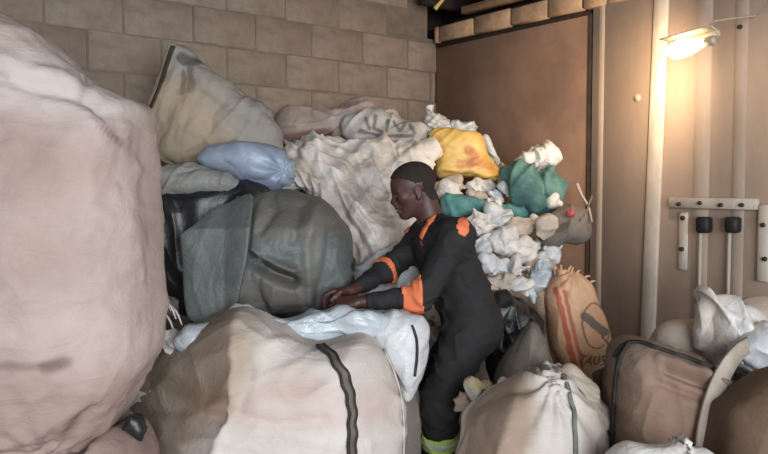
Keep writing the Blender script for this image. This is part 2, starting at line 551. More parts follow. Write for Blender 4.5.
# lintel course
tr = boxo('trim_1', CORNER, DR, NR, Z, (0.02, 0.0, 2.46), (1.62, 0.03, 2.485), M_dark)
tag(tr, 'dark lintel carrying a course of pale bricks over the brown board', 'lintel', kind='structure')
edges = [437, 444, 479, 516, 553, 588, 612, 640]
ts = [max(0.012, wall_px(e, 40)[0]) for e in edges]
for a, b in zip(ts[:-1], ts[1:]):
    boxo('brick', CORNER, DR, NR, Z, (a + 0.006, 0.0, 2.487), (b - 0.006, 0.055 + rs.uniform(-.006, .006), 2.598 + rs.uniform(-.004, .004)), M_brick, tr, bev=0.008, jit=0.003, rs=rs)
t2 = boxo('trim_2', CORNER, DR, NR, Z, (0.30, -0.02, 2.64), (1.75, 0.06, 2.69), M_timber, bev=0.004)
tag(t2, 'sawn timber plank running above the brick course', 'plank', kind='structure')
boxo('batten', CORNER, DR, NR, Z, (0.10, -0.20, 2.602), (1.75, -0.06, 2.652), M_dark, t2)
for tt in (0.12, 0.62, 1.12):
    boxo('rafter_end', CORNER, DR, NR, Z, (tt, -0.2, 2.70), (tt + 0.07, 0.28, 2.80), M_dark, t2)
# yellow straw and a pale scrap tucked under the roof
wisp = tube('straw_wisp', P(np.array([435, 439, 446.]), np.array([9, 4, -4.]), np.array([5.05, 5.05, 5.03])), 0.016, plain('straw', (206, 184, 112), 0.9), r2=0.010)
tag(wisp, 'yellow wisp of straw tucked under the dark roof corner', 'straw')
# post
t0, t1 = wall_px(590, 120)[0], wall_px(594, 120)[0]
po = boxo('trim_3', CORNER, DR, NR, Z, (t0, 0.0, 0.0), (t1, 0.026, 2.62), plain('post_paint', (150, 124, 102), 0.8, c2=(112, 88, 70)), bev=0.006)
tag(po, 'narrow upright post between brown board and steel side', 'post', kind='structure')
# leaning pale strip
ta, za = wall_px(668.5, 0); tb_, zb = wall_px(654.5, 330)
ax = DR * (ta - tb_) + Z * (za - zb); Ls = np.linalg.norm(ax); ax = ax / Ls
wd = 0.085
side = np.cross(ax, NR)
st = boxo('trim_4', CORNER + DR * tb_ + Z * zb, side, NR, ax, (-wd / 2, 0.05, -1.0), (wd / 2, 0.075, Ls + 0.42), M_pale, bev=0.006)
tag(st, 'pale upright steel strip leaning slightly on the painted wall', 'strip', kind='structure')

# bracket rail with bolts
def wr_box(name, x0, y0, x1, y1, o0, o1, mat, parent=None, bev=0.005):
    a = wall_px((x0 + 0.0), (y0 + y1) / 2, off=o1); b = wall_px(x1, (y0 + y1) / 2, off=o1)
    c = wall_px((x0 + x1) / 2, y0, off=o1)[1]; d = wall_px((x0 + x1) / 2, y1, off=o1)[1]
    return boxo(name, CORNER, DR, NR, Z, (a[0], o0, d), (b[0], o1, c), mat, parent, bev)
def disc(name, px, py, r, off, mat, parent):
    t, z = wall_px(px, py, off=off)
    c = CORNER + DR * t + Z * z
    return tube(name, [c + NR * (off - 0.012), c + NR * (off + 0.004), c + NR * (off + 0.012)], r, mat, parent, seg=8, smooth_path=False, r2=r * 0.75)
rail = wr_box('bracket_rail', 668, 198, 757, 209, 0.052, 0.085, M_pale)
tag(rail, 'pale horizontal steel rail with dark bolts on the painted wall', 'rail')
for bx, by in ((679, 204), (700, 203), (721, 205), (742, 205)): disc('bolt', bx, by, 0.012, 0.086, M_bolt, rail)
wr_box('hanger', 757, 205, 769, 282, 0.052, 0.08, M_pale, rail)
for bx, by in ((763, 225), (765, 259)): disc('bolt', bx, by, 0.013, 0.081, M_bolt, rail)
pl = wr_box('wall_plate', 678, 212, 687, 270, 0.052, 0.068, M_pale)
pl.name = 'fixing_plate'; pl.data.name = 'fixing_plate'
tag(pl, 'short upright pale fixing plate with two dark holes below the rail', 'plate')
for bx, by in ((683, 218), (682, 249)): disc('bolt', bx, by, 0.014, 0.068, M_bolt, pl)
for nme, x0, lab in (('left', 694.5, 'dark square clamp on a thin rod beside the fixing plate'), ('right', 723.5, 'dark square clamp on a thin rod beside the hanging end of the rail')):
    cl = wr_box('rod_clamp', x0, 217, x0 + 13, 233, 0.056, 0.115, M_black, bev=0.01)
    tag(cl, lab, 'clamp')
    ta, za = wall_px(x0 + 6, 232, off=0.075)
    tube('rod', [CORNER + DR * ta + NR * 0.075 + Z * (za + 0.02), CORNER + DR * ta + NR * 0.075 + Z * 0.76], 0.009, M_pale, cl, smooth_path=False)
    disc('bolt', x0 + 15.5, 224, 0.013, 0.068, M_pale, cl)
dk = disc('wall_knob', 740, 27, 0.012, 0.056, M_bolt, None)
dk.name = dk.data.name = 'dark_stud'
tag(dk, 'small dark stud high on the painted wall above the lamp', 'stud')
cap = disc('round_patch', 638, 98, 0.025, 0.045, M_rib, None)
tag(cap, 'round pale patch on the wall left of the leaning strip', 'patch')

# wall lamp: glass bulb lying sideways under a tin shade on a bent wire
tl, zl = wall_px(688, 47, off=0.44)
lc = CORNER + DR * tl + NR * 0.44 + Z * zl
lamp = empty('wall_lamp', Vector(lc - Z * 0.06), 'glowing warm bulb under a small tin shade on the wall', 'lamp')
M_glow = plain('glowing_glass', (255, 236, 200), 0.4, emit=((1.0, 0.80, 0.52), 9.0))
M_tin = plain('tin_shade', (205, 190, 165), 0.5, 0.2)
an = np.linspace(0, math.pi, 22)
prof = [(-0.10, 0.004), (-0.092, 0.024), (-0.07, 0.038), (-0.03, 0.042), (0.01, 0.038), (0.045, 0.027), (0.07, 0.018), (0.085, 0.016), (0.09, 0.004)]
def lathe(name, org, axis, prof, mat, parent, seg=20):
    axis = axis / np.linalg.norm(axis); s = np.cross(axis, Z); s /= np.linalg.norm(s); u = np.cross(s, axis)
    a = np.linspace(0, 2 * math.pi, seg, endpoint=False)
    v = np.concatenate([org + axis * x + r * (np.cos(a)[:, None] * s + np.sin(a)[:, None] * u) for x, r in prof])
    n = len(prof); i = np.arange(seg); j = (i + 1) % seg
    qd = np.concatenate([np.stack([k * seg + i, k * seg + j, (k + 1) * seg + j, (k + 1) * seg + i], 1) for k in range(n - 1)])
    return link(name, v, [qd], mat, parent)
bax = DR + Z * 0.10 ; bax = bax / np.linalg.norm(bax)
lathe('bulb', lc, bax, prof, M_glow, lamp)
lathe('socket', lc + bax * 0.086, bax, [(0, 0.003), (0.0, 0.021), (0.03, 0.023), (0.045, 0.018), (0.045, 0.003)], M_tin, lamp)
boxo('shade', lc + Z * 0.055, bax, NR, np.cross(bax, NR) * (1 if np.cross(bax, NR)[2] > 0 else -1), (-0.115, -0.06, 0), (0.115, 0.05, 0.004), M_tin, lamp, bev=0.001)
boxo('shade_lip', lc + Z * 0.055, bax, NR, np.cross(bax, NR) * (1 if np.cross(bax, NR)[2] > 0 else -1), (-0.115, -0.064, -0.028), (0.115, -0.058, 0.004), M_tin, lamp, bev=0.001)
e = lc + bax * 0.13
tube('wire', [e, e + DR * .01 + Z * .03, e - DR * .015 + Z * .08, e - DR * .01 + Z * .16 - NR * .39], 0.004, M_tin, lamp)
ld = bpy.data.lights.new('bulb_light', 'POINT'); ld.energy = 3.2; ld.color = (1.0, 0.72, 0.44); ld.shadow_soft_size = 0.02
lo = bpy.data.objects.new('bulb_light', ld); COL.objects.link(lo); lo.location = Vector(lc - Z * 0.055 - DR * 0.05)
# the bulb throws most of its light from its rounded end
ls = bpy.data.lights.new('bulb_end_light', 'SPOT'); ls.energy = 40; ls.color = (1.0, 0.72, 0.44); ls.shadow_soft_size = 0.02; ls.spot_size = math.radians(160); ls.spot_blend = 1.0
lo = bpy.data.objects.new('bulb_end_light', ls); COL.objects.link(lo); lo.location = Vector(lc - bax * 0.115 - Z * .01)
lo.rotation_euler = Vector(-DR * .95 - NR * .40 - Z * .15).to_track_quat('-Z', 'Y').to_euler()

# ------------------------------------------------------------------ the heap under everything
def heap():
    xs = np.linspace(-2.4, 2.3, 330); ys = np.linspace(2.2, 5.6, 250)
    gx, gy = np.meshgrid(xs, ys, indexing='ij')
    p = np.stack([gx.ravel(), gy.ravel(), np.zeros(gx.size)], 1)
    d1 = (p - CORNER) @ NL; d2 = (p - CORNER) @ NR; t = (p - CORNER) @ DR
    sm = lambda x: np.clip(x, 0, 1) ** 2 * (3 - 2 * np.clip(x, 0, 1))
    h1 = 1.42 * sm((1.66 - d1) / 1.2)
    h2 = (1.3 - 0.75 * sm((t - 0.3) / 1.5)) * sm((1.15 - d2) / 0.8)
    h = np.maximum(h1, h2) * (0.9 + 0.15 * noise(p * 2.1))
    W = warp(p, 4, 0.12)
    h = h + np.clip(h * 4, 0.15, 1) * (0.05 * crumple(W, 6, 5) + 0.03 * crumple(W, 14, 9) + 0.04 * np.abs(noise(W * 5)))
    inside = (d1 > 0.03) & (d2 > 0.07)
    p[:, 2] = np.maximum(h, 0.0) + 0.012
    # slide what would pass the walls back to them
    p = p + NL * np.maximum(0.03 - d1, 0)[:, None]
    d2 = (p - CORNER) @ NR
    p = p + NR * np.maximum(0.07 - d2, 0)[:, None]
    nx, ny = len(xs), len(ys)
    i = (np.arange(nx - 1)[:, None] * ny + np.arange(ny - 1)[None]).ravel()
    f = np.stack([i, i + ny, i + ny + 1, i + 1], 1)
    ok = inside[f].any(1) & ((h > 0.02)[f].any(1))
    f = f[ok]
    used = np.unique(f); mp = np.full(len(p), -1); mp[used] = np.arange(len(used))
    m, nt, b = nodes('mixed_plastic')
    vo = nt.nodes.new('ShaderNodeTexVoronoi'); vo.inputs['Scale'].default_value = 6.0
    tc = nt.nodes.new('ShaderNodeTexCoord'); 
    ns = nt.nodes.new('ShaderNodeTexNoise'); ns.inputs['Scale'].default_value = 7; nt.links.new(tc.outputs['Object'], ns.inputs['Vector'])
    va = nt.nodes.new('ShaderNodeVectorMath'); va.operation = 'MULTIPLY_ADD'; va.inputs[1].default_value = (.45, .45, .45)
    nt.links.new(ns.outputs['Color'], va.inputs[0]); nt.links.new(tc.outputs['Object'], va.inputs[2])
    nt.links.new(va.outputs[0], vo.inputs['Vector'])
    cr = nt.nodes.new('ShaderNodeValToRGB'); cr.color_ramp.interpolation = 'CONSTANT'
    sx = nt.nodes.new('ShaderNodeSeparateColor'); nt.links.new(vo.outputs['Color'], sx.inputs[0]); nt.links.new(sx.outputs[0], cr.inputs[0])
    el = cr.color_ramp.elements
    cols = [(150, 140, 130), (96, 84, 74), (178, 170, 160), (70, 62, 56), (128, 116, 104), (140, 138, 136), (84, 70, 58)]
    el[0].color = (*lin(cols[0]), 1); el[1].color = (*lin(cols[1]), 1); el[1].position = 1 / 7
    for k in range(2, 7):
        e = el.new(k / 7); e.color = (*lin(cols[k]), 1)
    nt.links.new(mixc(nt, ramp(nt, tex(nt, 7, 5, 0.7), 0.45, 0.7), cr.outputs[0], lin((88, 76, 66))), b.inputs['Base Color'])
    b.inputs['Roughness'].default_value = 0.65
    o = link('plastic_waste', p[used], [mp[f]], m)
    tag(o, 'loose crumpled plastic and sacking filling the heap beneath the bags', 'waste', kind='stuff')
heap()

# ------------------------------------------------------------------ bags, sacks and sheets
G_CR = (('c', 9, .012), ('n', 5, .012))
M_pink = cloth('pink_white_weave', (198, 174, 164), (182, 157, 147), (150, 124, 113), 0.55, scale=3.2, rough=0.85)
M_cream = cloth('cream_weave', (220, 211, 202), (204, 193, 182), (168, 150, 134), 0.55, scale=3.5, off=3)
M_sheeting = cloth('cream_sheeting', (236, 230, 222), (222, 212, 202), (186, 168, 152), 0.55, scale=6, off=3, wr=.3)
M_greybeige = cloth('grey_beige_weave', (180, 164, 144), (154, 146, 134), (124, 110, 94), 0.5, scale=5, off=7)
M_blue = cloth('light_blue_plastic', (156, 174, 200), (132, 150, 182), None, rough=0.4, weave=False, spec=0.5)
M_grey = cloth('pale_grey_plastic', (160, 158, 152), (130, 130, 128), (104, 96, 88), 0.5, rough=0.5, weave=False, wr=.34)
M_blk = cloth('black_plastic', (34, 35, 38), (26, 27, 30), (58, 55, 52), 0.4, rough=0.4, weave=False, spec=0.6, wr=.12)
M_tarp = cloth('grey_green_tarpaulin', (104, 110, 108), (88, 95, 94), (130, 126, 118), 0.5, scale=4, rough=0.55, weave=False, spec=0.4, wr=.3, off=2)
M_sheet = cloth('dusty_pink_sheet', (184, 164, 150), (160, 138, 126), (128, 104, 92), 0.5, off=4)
M_sheetgrey = cloth('grey_printed_sheet', (190, 184, 176), (160, 152, 144), (110, 102, 96), 0.6, off=8)
M_white = cloth('white_plastic', (226, 222, 218), (208, 202, 196), (166, 152, 140), 0.5, rough=0.5, weave=False, spec=0.5, off=1, wr=.34)
M_white2 = cloth('bluish_white_plastic', (216, 219, 222), (192, 196, 200), (160, 156, 152), 0.5, rough=0.4, weave=False, spec=0.5, off=6, wr=.34)
M_beige = cloth('beige_sacking', (196, 178, 160), (176, 158, 140), (134, 114, 98), 0.5, off=5)
M_yellow = cloth('yellow_plastic', (244, 200, 92), (236, 184, 74), (206, 146, 70), 0.4, rough=0.45, weave=False, spec=0.5, scale=9)
M_teal = cloth('teal_cloth', (84, 156, 154), (62, 128, 128), (84, 112, 108), 0.5, rough=0.8, scale=10)
M_teal2 = cloth('dark_teal_cloth', (86, 140, 134), (62, 110, 106), (100, 112, 104), 0.5, rough=0.8, scale=10, off=9)
M_orange = cloth('orange_weave', (218, 176, 140), (204, 158, 122), (172, 134, 108), 0.5, off=2, sat=.95)
M_brown = cloth('brown_weave', (150, 124, 106), (132, 108, 92), (102, 82, 70), 0.6, scale=4, off=6)
M_brown2 = cloth('dark_brown_weave', (118, 88, 66), (98, 72, 54), (78, 58, 44), 0.5, scale=4, off=9)
M_drab = cloth('drab_cloth', (122, 112, 100), (100, 90, 80), (76, 66, 58), 0.5, off=3)
M_clear = cloth('blue_clear_film', (196, 206, 214), (168, 184, 198), (206, 204, 200), 0.6, rough=0.3, weave=False, spec=0.6, off=4, wr=.34)
M_strap = plain('dark_webbing', (62, 58, 54), 0.8, scale=60, c2=(34, 33, 31), bump=0.3)
M_stitch = plain('pale_webbing', (166, 148, 128), 0.8, scale=60, c2=(140, 122, 104))
M_cord = plain('grey_green_webbing', (122, 124, 112), 0.8, scale=50, c2=(98, 100, 90))

# the huge pink-white bag on the left and what it stands on
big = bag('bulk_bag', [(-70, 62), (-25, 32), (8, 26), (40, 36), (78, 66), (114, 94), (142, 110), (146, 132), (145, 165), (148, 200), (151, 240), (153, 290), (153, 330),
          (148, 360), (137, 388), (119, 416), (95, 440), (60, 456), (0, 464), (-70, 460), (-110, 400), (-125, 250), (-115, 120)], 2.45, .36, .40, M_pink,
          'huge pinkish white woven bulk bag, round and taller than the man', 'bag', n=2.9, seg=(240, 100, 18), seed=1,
          disp=(('n', 2.2, .030), ('d', 12, 6, .009, .1), ('d', 5, 14, .005, .1), ('n', 6, .012), ('r', 4, .006), ('c', 5, .006), ('n', 22, .003),
                ('g', [(-40, 112), (10, 98), (50, 98), (100, 106), (140, 124)], 6, -.018), ('g', [(-40, 98), (10, 84), (50, 84), (95, 92), (150, 110)], 7, .014),
                ('g', [(98, 82), (112, 108)], 3, -.016), ('g', [(118, 110), (140, 140)], 3, -.012), ('g', [(60, 440), (105, 412), (118, 392)], 5, -.018), ('g', [(20, 440), (70, 425), (110, 400)], 6, -.014), ('rad', 80, 436, 11, .008, 60)),
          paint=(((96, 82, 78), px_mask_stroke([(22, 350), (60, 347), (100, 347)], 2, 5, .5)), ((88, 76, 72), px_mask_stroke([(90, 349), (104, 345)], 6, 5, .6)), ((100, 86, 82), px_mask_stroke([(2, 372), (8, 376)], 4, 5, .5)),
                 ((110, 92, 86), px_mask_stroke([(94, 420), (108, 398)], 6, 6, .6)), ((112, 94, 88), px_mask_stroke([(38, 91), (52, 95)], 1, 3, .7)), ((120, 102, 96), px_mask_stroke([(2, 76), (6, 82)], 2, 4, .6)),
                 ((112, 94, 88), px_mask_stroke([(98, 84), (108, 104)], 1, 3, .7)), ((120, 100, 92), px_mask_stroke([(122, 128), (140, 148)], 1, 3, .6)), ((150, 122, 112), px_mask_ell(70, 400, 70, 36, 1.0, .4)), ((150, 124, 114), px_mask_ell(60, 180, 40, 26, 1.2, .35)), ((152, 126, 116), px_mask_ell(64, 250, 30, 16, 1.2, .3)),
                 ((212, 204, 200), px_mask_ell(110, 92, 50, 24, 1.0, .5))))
bag('bulk_bag', [(-110, 430), (-40, 440), (40, 446), (100, 438), (118, 424), (134, 430), (142, 448), (146, 480), (140, 560), (-110, 560)], 2.5, .40, .35,
    cloth('dusty_rose_weave', (182, 150, 138), (160, 130, 118), (120, 96, 86), .6, off=12), 'dusty rose bag low under the huge pinkish bag', 'bag', n=3.0, seg=(120, 40, 12), seed=2,
    disp=(('n', 3, .03), ('r', 5, .012), ('d', 60, 8, .01)))
bag('black_rag', [(119, 428), (123, 421), (129, 412), (136, 412), (143, 416), (148, 427), (149, 434), (144, 442), (134, 438), (124, 432)], 2.42, .03, .05, M_blk, 'small black plastic rag between rose bag and cream bulk bag', 'rag', seg=(80, 26, 8), disp=(('c', 10, .03), ('c', 22, .01), ('n', 12, .012)), seed=3)

# cream bulk bag in front of the man
def ridge(x, y):
    rx = np.interp(y, [312, 360, 400, 454, 520], [238, 242, 237, 222, 205])
    return np.where(x < rx, (rx - x) * .0058, np.maximum(x - 350, 0) * .0022)
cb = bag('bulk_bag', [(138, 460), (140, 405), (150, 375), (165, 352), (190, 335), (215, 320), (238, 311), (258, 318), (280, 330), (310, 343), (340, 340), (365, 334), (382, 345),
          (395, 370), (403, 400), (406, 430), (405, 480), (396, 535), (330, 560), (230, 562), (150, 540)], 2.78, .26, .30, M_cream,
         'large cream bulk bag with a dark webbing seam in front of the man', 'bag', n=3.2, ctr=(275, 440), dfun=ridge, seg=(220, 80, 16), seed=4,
         disp=(('n', 2.5, .03), ('d', 10, 6, .010, .12), ('d', 35, 9, .006, .1), ('r', 5, .008), ('n', 14, .004), ('g', [(165, 400), (200, 395), (236, 402)], 5, -.016),
               ('g', [(240, 398), (290, 408), (330, 404)], 6, -.012), ('g', [(243, 330), (246, 350), (243, 390), (228, 440)], 4, .010), ('g', [(255, 340), (262, 365), (250, 395)], 6, -.012),
               ('g', [(160, 370), (200, 372), (240, 385)], 6, -.014)),
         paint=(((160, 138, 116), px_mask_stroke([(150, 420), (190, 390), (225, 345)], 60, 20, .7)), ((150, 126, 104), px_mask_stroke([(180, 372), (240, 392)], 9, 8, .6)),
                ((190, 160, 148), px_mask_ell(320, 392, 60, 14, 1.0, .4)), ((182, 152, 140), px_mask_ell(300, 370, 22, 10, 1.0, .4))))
strap('webbing_seam', cb, [(320, 346), (333, 358), (344, 378), (350, 405), (351, 430), (349, 470)], .030, M_drab, .007, 60, wave=.004)
strap('webbing_edge', cb, [(317.5, 347.5), (330.5, 360), (341, 380), (346.7, 405.5), (347.5, 430), (345.5, 470)], .011, M_strap, .007, 60, lift=.006, wave=.003)
strap('webbing_edge', cb, [(324, 346), (337, 358), (347.5, 377), (353.5, 404), (354.5, 430), (353, 470)], .010, M_strap, .007, 60, lift=.006, wave=.003)
strap('side_seam', cb, [(383, 350), (394, 375), (401, 402), (403, 430), (402, 470)], .012, M_cream, .006, 50)
bag('liner', [(178, 342), (186, 333), (204, 324), (225, 312), (240, 303), (262, 306), (285, 316), (305, 317), (335, 309), (358, 314), (382, 311), (402, 318), (396, 332), (380, 338),
     (362, 336), (340, 346), (315, 348), (290, 337), (262, 322), (240, 314), (215, 326), (200, 337), (186, 346)], 2.92, .07, .07, M_clear, n=2.2, ctr=(282, 326), seg=(200, 26, 10), seed=5,
    disp=(('c', 7, .024), ('c', 16, .012), ('d', 165, 14, .012), ('n', 7, .012)), parent=cb)

# leaning grey sack against the blocks
gs = bag('woven_sack', [(150, 162), (149, 132), (153, 106), (163, 78), (169, 56), (174, 44), (185, 48), (198, 58), (216, 75), (240, 88), (262, 105), (276, 122), (282, 136), (280, 152), (262, 168), (220, 172), (180, 170)],
         3.72, .18, .14, M_greybeige, 'grey beige woven sack with a pointed top leaning on the block wall', 'sack', n=2.3, ctr=(215, 122), seg=(180, 60, 12), seed=6,
         disp=(('n', 4, .025), ('d', 60, 9, .012), ('d', 150, 10, .010), ('c', 7, .012), ('c', 16, .007), ('g', [(176, 60), (215, 95), (262, 125)], 6, -.012)),
         paint=(((148, 146, 142), px_mask_stroke([(200, 62), (230, 92), (270, 130)], 34, 16, .75)), ((78, 76, 74), px_mask_stroke([(187, 63), (200, 66)], 8, 2, .8)),
                ((84, 82, 80), px_mask_stroke([(189, 76), (192, 98)], 4, 2, .75)), ((84, 82, 80), px_mask_stroke([(197, 74), (201, 97)], 5, 2, .75)), ((96, 94, 90), px_mask_stroke([(188, 98), (203, 97)], 3, 2, .6)),
                ((176, 152, 126), px_mask_ell(180, 130, 40, 36, .8, .5))))
strap('dark_hem', gs, [(173.5, 47), (169, 60), (163, 80), (156, 98), (152, 108)], .024, plain('dark_hem', (70, 54, 44), .8), .008, 40)
bag('plastic_bag', [(195, 160), (200, 150), (215, 142), (238, 138), (258, 140), (275, 147), (289, 159), (293, 172), (286, 187), (266, 190), (245, 186), (225, 174), (205, 167)], 3.42, .13, .12, M_blue,
    'light blue plastic bag lying under the pointed grey sack', 'bag', n=2.2, seg=(140, 44, 12), seed=7, disp=(('n', 5, .02), ('c', 7, .014), ('rad', 288, 172, 9, .012, 26), ('d', 150, 10, .010)))
bag('plastic_sack', [(148, 172), (160, 166), (192, 164), (220, 171), (246, 186), (238, 196), (205, 197), (168, 199), (148, 196)], 3.36, .10, .10, M_grey,
    'pale grey sack with a frayed edge below the blue bag', 'sack', n=2.2, seg=(140, 40, 12), seed=8, disp=(('n', 6, .02), ('d', 60, 16, .010), ('c', 12, .008)))
bag('bin_bag', [(146, 200), (158, 186), (185, 184), (240, 184), (270, 190), (250, 208), (210, 235), (200, 262), (196, 305), (176, 318), (158, 296), (148, 245)], 3.36, .12, .14, M_blk,
    'black plastic bag wedged between huge pinkish bag and green tarpaulin', 'bag', n=2.2, seg=(160, 50, 12), seed=9, disp=(('c', 5, .026), ('c', 12, .010), ('d', 100, 8, .016), ('n', 4, .02)))
tp = bag('tarpaulin_bundle', [(181, 236), (190, 225), (215, 207), (240, 197), (262, 191), (285, 189), (305, 193), (325, 203), (340, 218), (350, 240), (358, 262), (357, 286), (346, 306), (325, 320), (290, 320), (262, 318),
          (235, 322), (205, 324), (187, 316), (183, 290), (181, 260)], 3.36, .24, .14, M_tarp, 'big bundle of dark grey green tarpaulin the man is pulling at', 'tarpaulin', n=3.0, ctr=(270, 255), seg=(220, 80, 14), seed=10,
         dfun=lambda x, y: np.where(x < 246, (246 - x) * .0026, 0) + np.maximum(230 - y, 0) * .003,
         disp=(('n', 3, .018), ('c', 3.2, .034), ('d', 80, 7, .010), ('c', 9, .010), ('g', [(246, 202), (248, 235), (250, 262), (242, 300)], 4, .026), ('g', [(256, 210), (258, 245), (262, 300)], 6, -.022),
               ('g', [(262, 257), (272, 266), (284, 272), (299, 278)], 5, -.085), ('g', [(262, 249), (276, 257), (300, 268)], 4, .03), ('g', [(278, 196), (282, 210), (270, 230)], 4, -.016), ('g', [(268, 262), (266, 285), (272, 308)], 4, -.015),
               ('g', [(318, 208), (312, 250), (316, 300)], 5, .018), ('g', [(305, 206), (300, 240)], 5, -.016), ('g', [(335, 225), (330, 262), (322, 300)], 5, -.016)),
         paint=(((120, 112, 102), px_mask_ell(296, 212, 46, 16, 1.0, .5)), ((128, 124, 116), px_mask_stroke([(318, 215), (316, 270)], 5, 8, .45)), ((110, 96, 84), px_mask_ell(285, 290, 22, 16, 1.0, .4))))
bag('hanging_flap', [(180, 237), (181, 234), (184, 231), (200, 218), (216, 207), (232, 200), (248, 195), (252, 198), (251, 215), (249, 235), (246, 262), (241, 285), (238, 308), (237, 322), (222, 324), (204, 324), (190, 318), (186, 300), (183, 270)], 3.09, .022, .06, M_tarp, n=3.2, ctr=(216, 262), seg=(160, 40, 8), seed=90,
    dfun=lambda x, y: np.maximum(x - 225, 0) * -.0022 + np.maximum(228 - y, 0) * .0045, disp=(('n', 3, .012), ('c', 3, .012), ('d', 85, 6, .006), ('c', 10, .004)), parent=tp)

# top of the heap along the blocks
bag('folded_sheet', [(279, 128), (284, 113), (300, 107), (325, 110), (343, 99), (360, 97), (378, 107), (400, 116), (424, 126), (428, 140), (400, 146), (360, 143), (330, 138), (300, 142), (283, 140)], 4.45, .10, .10, M_sheet,
    'dusty pink sheet folded along the top of the heap', 'sheet', n=2.0, ctr=(345, 124), seg=(180, 40, 12), seed=11, disp=(('c', 6, .03), ('c', 16, .012), ('d', 20, 12, .022), ('n', 5, .02)),
    paint=(((112, 74, 64), px_mask_stroke([(290, 138), (312, 136), (330, 134)], 5, 3, .7)),))
bag('printed_sheet', [(346, 122), (366, 111), (390, 114), (416, 120), (429, 131), (424, 143), (388, 148), (352, 142)], 4.32, .07, .08, M_sheetgrey,
    'grey crumpled sheet with dark smudged print above the cream sheeting', 'sheet', n=2.0, seg=(130, 36, 10), seed=12, disp=(('c', 7, .03), ('c', 18, .012), ('d', 30, 14, .018), ('n', 6, .015)),
    paint=tuple(((74, 70, 66), px_mask_stroke(p, 2.2, 1.2, .75)) for p in ([(366, 120), (370, 130)], [(376, 118), (374, 130), (382, 133)], [(388, 121), (386, 132)], [(394, 122), (400, 132), (406, 123)], [(410, 125), (414, 134)], [(360, 132), (384, 138), (412, 137)])))
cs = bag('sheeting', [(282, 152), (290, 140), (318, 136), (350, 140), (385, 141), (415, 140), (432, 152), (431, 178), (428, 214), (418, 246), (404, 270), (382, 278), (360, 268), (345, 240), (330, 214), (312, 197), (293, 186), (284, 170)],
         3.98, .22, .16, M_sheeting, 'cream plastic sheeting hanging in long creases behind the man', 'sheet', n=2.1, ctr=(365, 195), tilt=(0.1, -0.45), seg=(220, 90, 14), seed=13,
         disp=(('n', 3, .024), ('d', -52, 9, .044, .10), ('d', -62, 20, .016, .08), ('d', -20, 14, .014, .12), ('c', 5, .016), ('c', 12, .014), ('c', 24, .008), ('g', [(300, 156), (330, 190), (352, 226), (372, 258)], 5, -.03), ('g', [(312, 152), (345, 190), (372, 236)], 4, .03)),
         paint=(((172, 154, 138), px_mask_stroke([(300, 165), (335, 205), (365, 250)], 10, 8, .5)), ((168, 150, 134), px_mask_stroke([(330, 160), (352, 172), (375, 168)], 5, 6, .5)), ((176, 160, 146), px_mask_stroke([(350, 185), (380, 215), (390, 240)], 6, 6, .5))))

def scrap(name, cx, cy, rx, ry, D, mat, label, cat, group=None, seed=0, rot=0, t=None, pts=None, am=1.0, paint=()):
    r = np.random.RandomState(seed + 100)
    if pts is None:
        k = 11; an = np.linspace(0, 2 * math.pi, k, endpoint=False) + r.uniform(-.15, .15, k); rr = r.uniform(.72, 1.12, k)
        x = np.cos(an) * rr * rx; y = np.sin(an) * rr * ry; c, s = math.cos(math.radians(rot)), math.sin(math.radians(rot))
        pts = list(zip(cx + x * c - y * s, cy + x * s + y * c))
    sz = min(rx, ry) * D / FPX
    return bag(name, pts, D, t or sz * .75, t or sz * .7, mat, label, cat, group, n=2.1, ctr=(cx, cy), seg=(84, 26, 10), seed=seed,
               disp=(('c', 8, .026 * am), ('c', 18, .012 * am), ('c', 34, .005 * am), ('d', r.uniform(0, 180), 14, .016 * am), ('n', 7, .014 * am)), paint=paint)

# right-hand heap
scrap('plastic_scrap', 437, 122, 12, 14, 4.72, M_white, 'white pointed plastic scrap sticking up behind the yellow sack', 'scrap', seed=21, pts=[(424, 134), (427, 107), (436, 113), (446, 122), (452, 132), (440, 137)], t=.05)
scrap('plastic_scrap', 463, 127, 13, 7, 4.68, M_white2, 'flat white plastic scrap behind the top edge of the yellow sack', 'scrap', seed=22, pts=[(450, 134), (452, 122), (463, 122), (475, 120), (477, 134), (462, 137)], t=.05)
scrap('plastic_scrap', 490, 146, 6, 12, 4.52, M_white2, 'thin white strip of plastic standing right of the yellow sack', 'scrap', seed=23, pts=[(483, 138), (487, 136), (494, 148), (501, 164), (496, 166), (488, 154)], t=.03, am=.5)
bag('plastic_sack', [(427, 136), (432, 129), (455, 131), (479, 134), (487, 150), (498, 172), (493, 182), (465, 179), (440, 178), (434, 164)], 4.33, .13, .12, M_yellow,
    'bright yellow plastic sack with orange print on top of the heap', 'sack', n=2.5, seg=(150, 50, 12), seed=24, disp=(('n', 5, .018), ('c', 8, .012), ('d', 40, 12, .010), ('g', [(440, 170), (470, 172), (494, 178)], 3, .02)),
    paint=(((178, 96, 52), px_mask_stroke([(466, 152), (472, 158), (468, 165)], 6, 3, .7)), ((186, 108, 58), px_mask_stroke([(458, 166), (474, 164), (490, 168)], 5, 3, .65)), ((200, 130, 60), px_mask_stroke([(437, 140), (441, 160)], 4, 3, .5)), ((190, 124, 60), px_mask_stroke([(470, 156), (484, 160)], 4, 3, .5))))
scrap('plastic_scrap', 447, 185, 15, 9, 4.22, M_beige, 'beige crumpled scrap right below the yellow sack by the head', 'scrap', seed=25)
scrap('plastic_scrap', 450, 190, 14, 9, 4.16, M_white, 'white crumpled scrap just behind the man\'s neck', 'scrap', seed=85, am=1.1)
scrap('plastic_scrap', 480, 188, 22, 10, 4.20, M_white, 'white crumpled plastic wedged between yellow sack and teal cloth', 'scrap', seed=26)
scrap('plastic_scrap', 507, 187, 12, 13, 4.24, M_white2, 'white crumpled plastic strip left of the teal bundle', 'scrap', seed=27, rot=50)
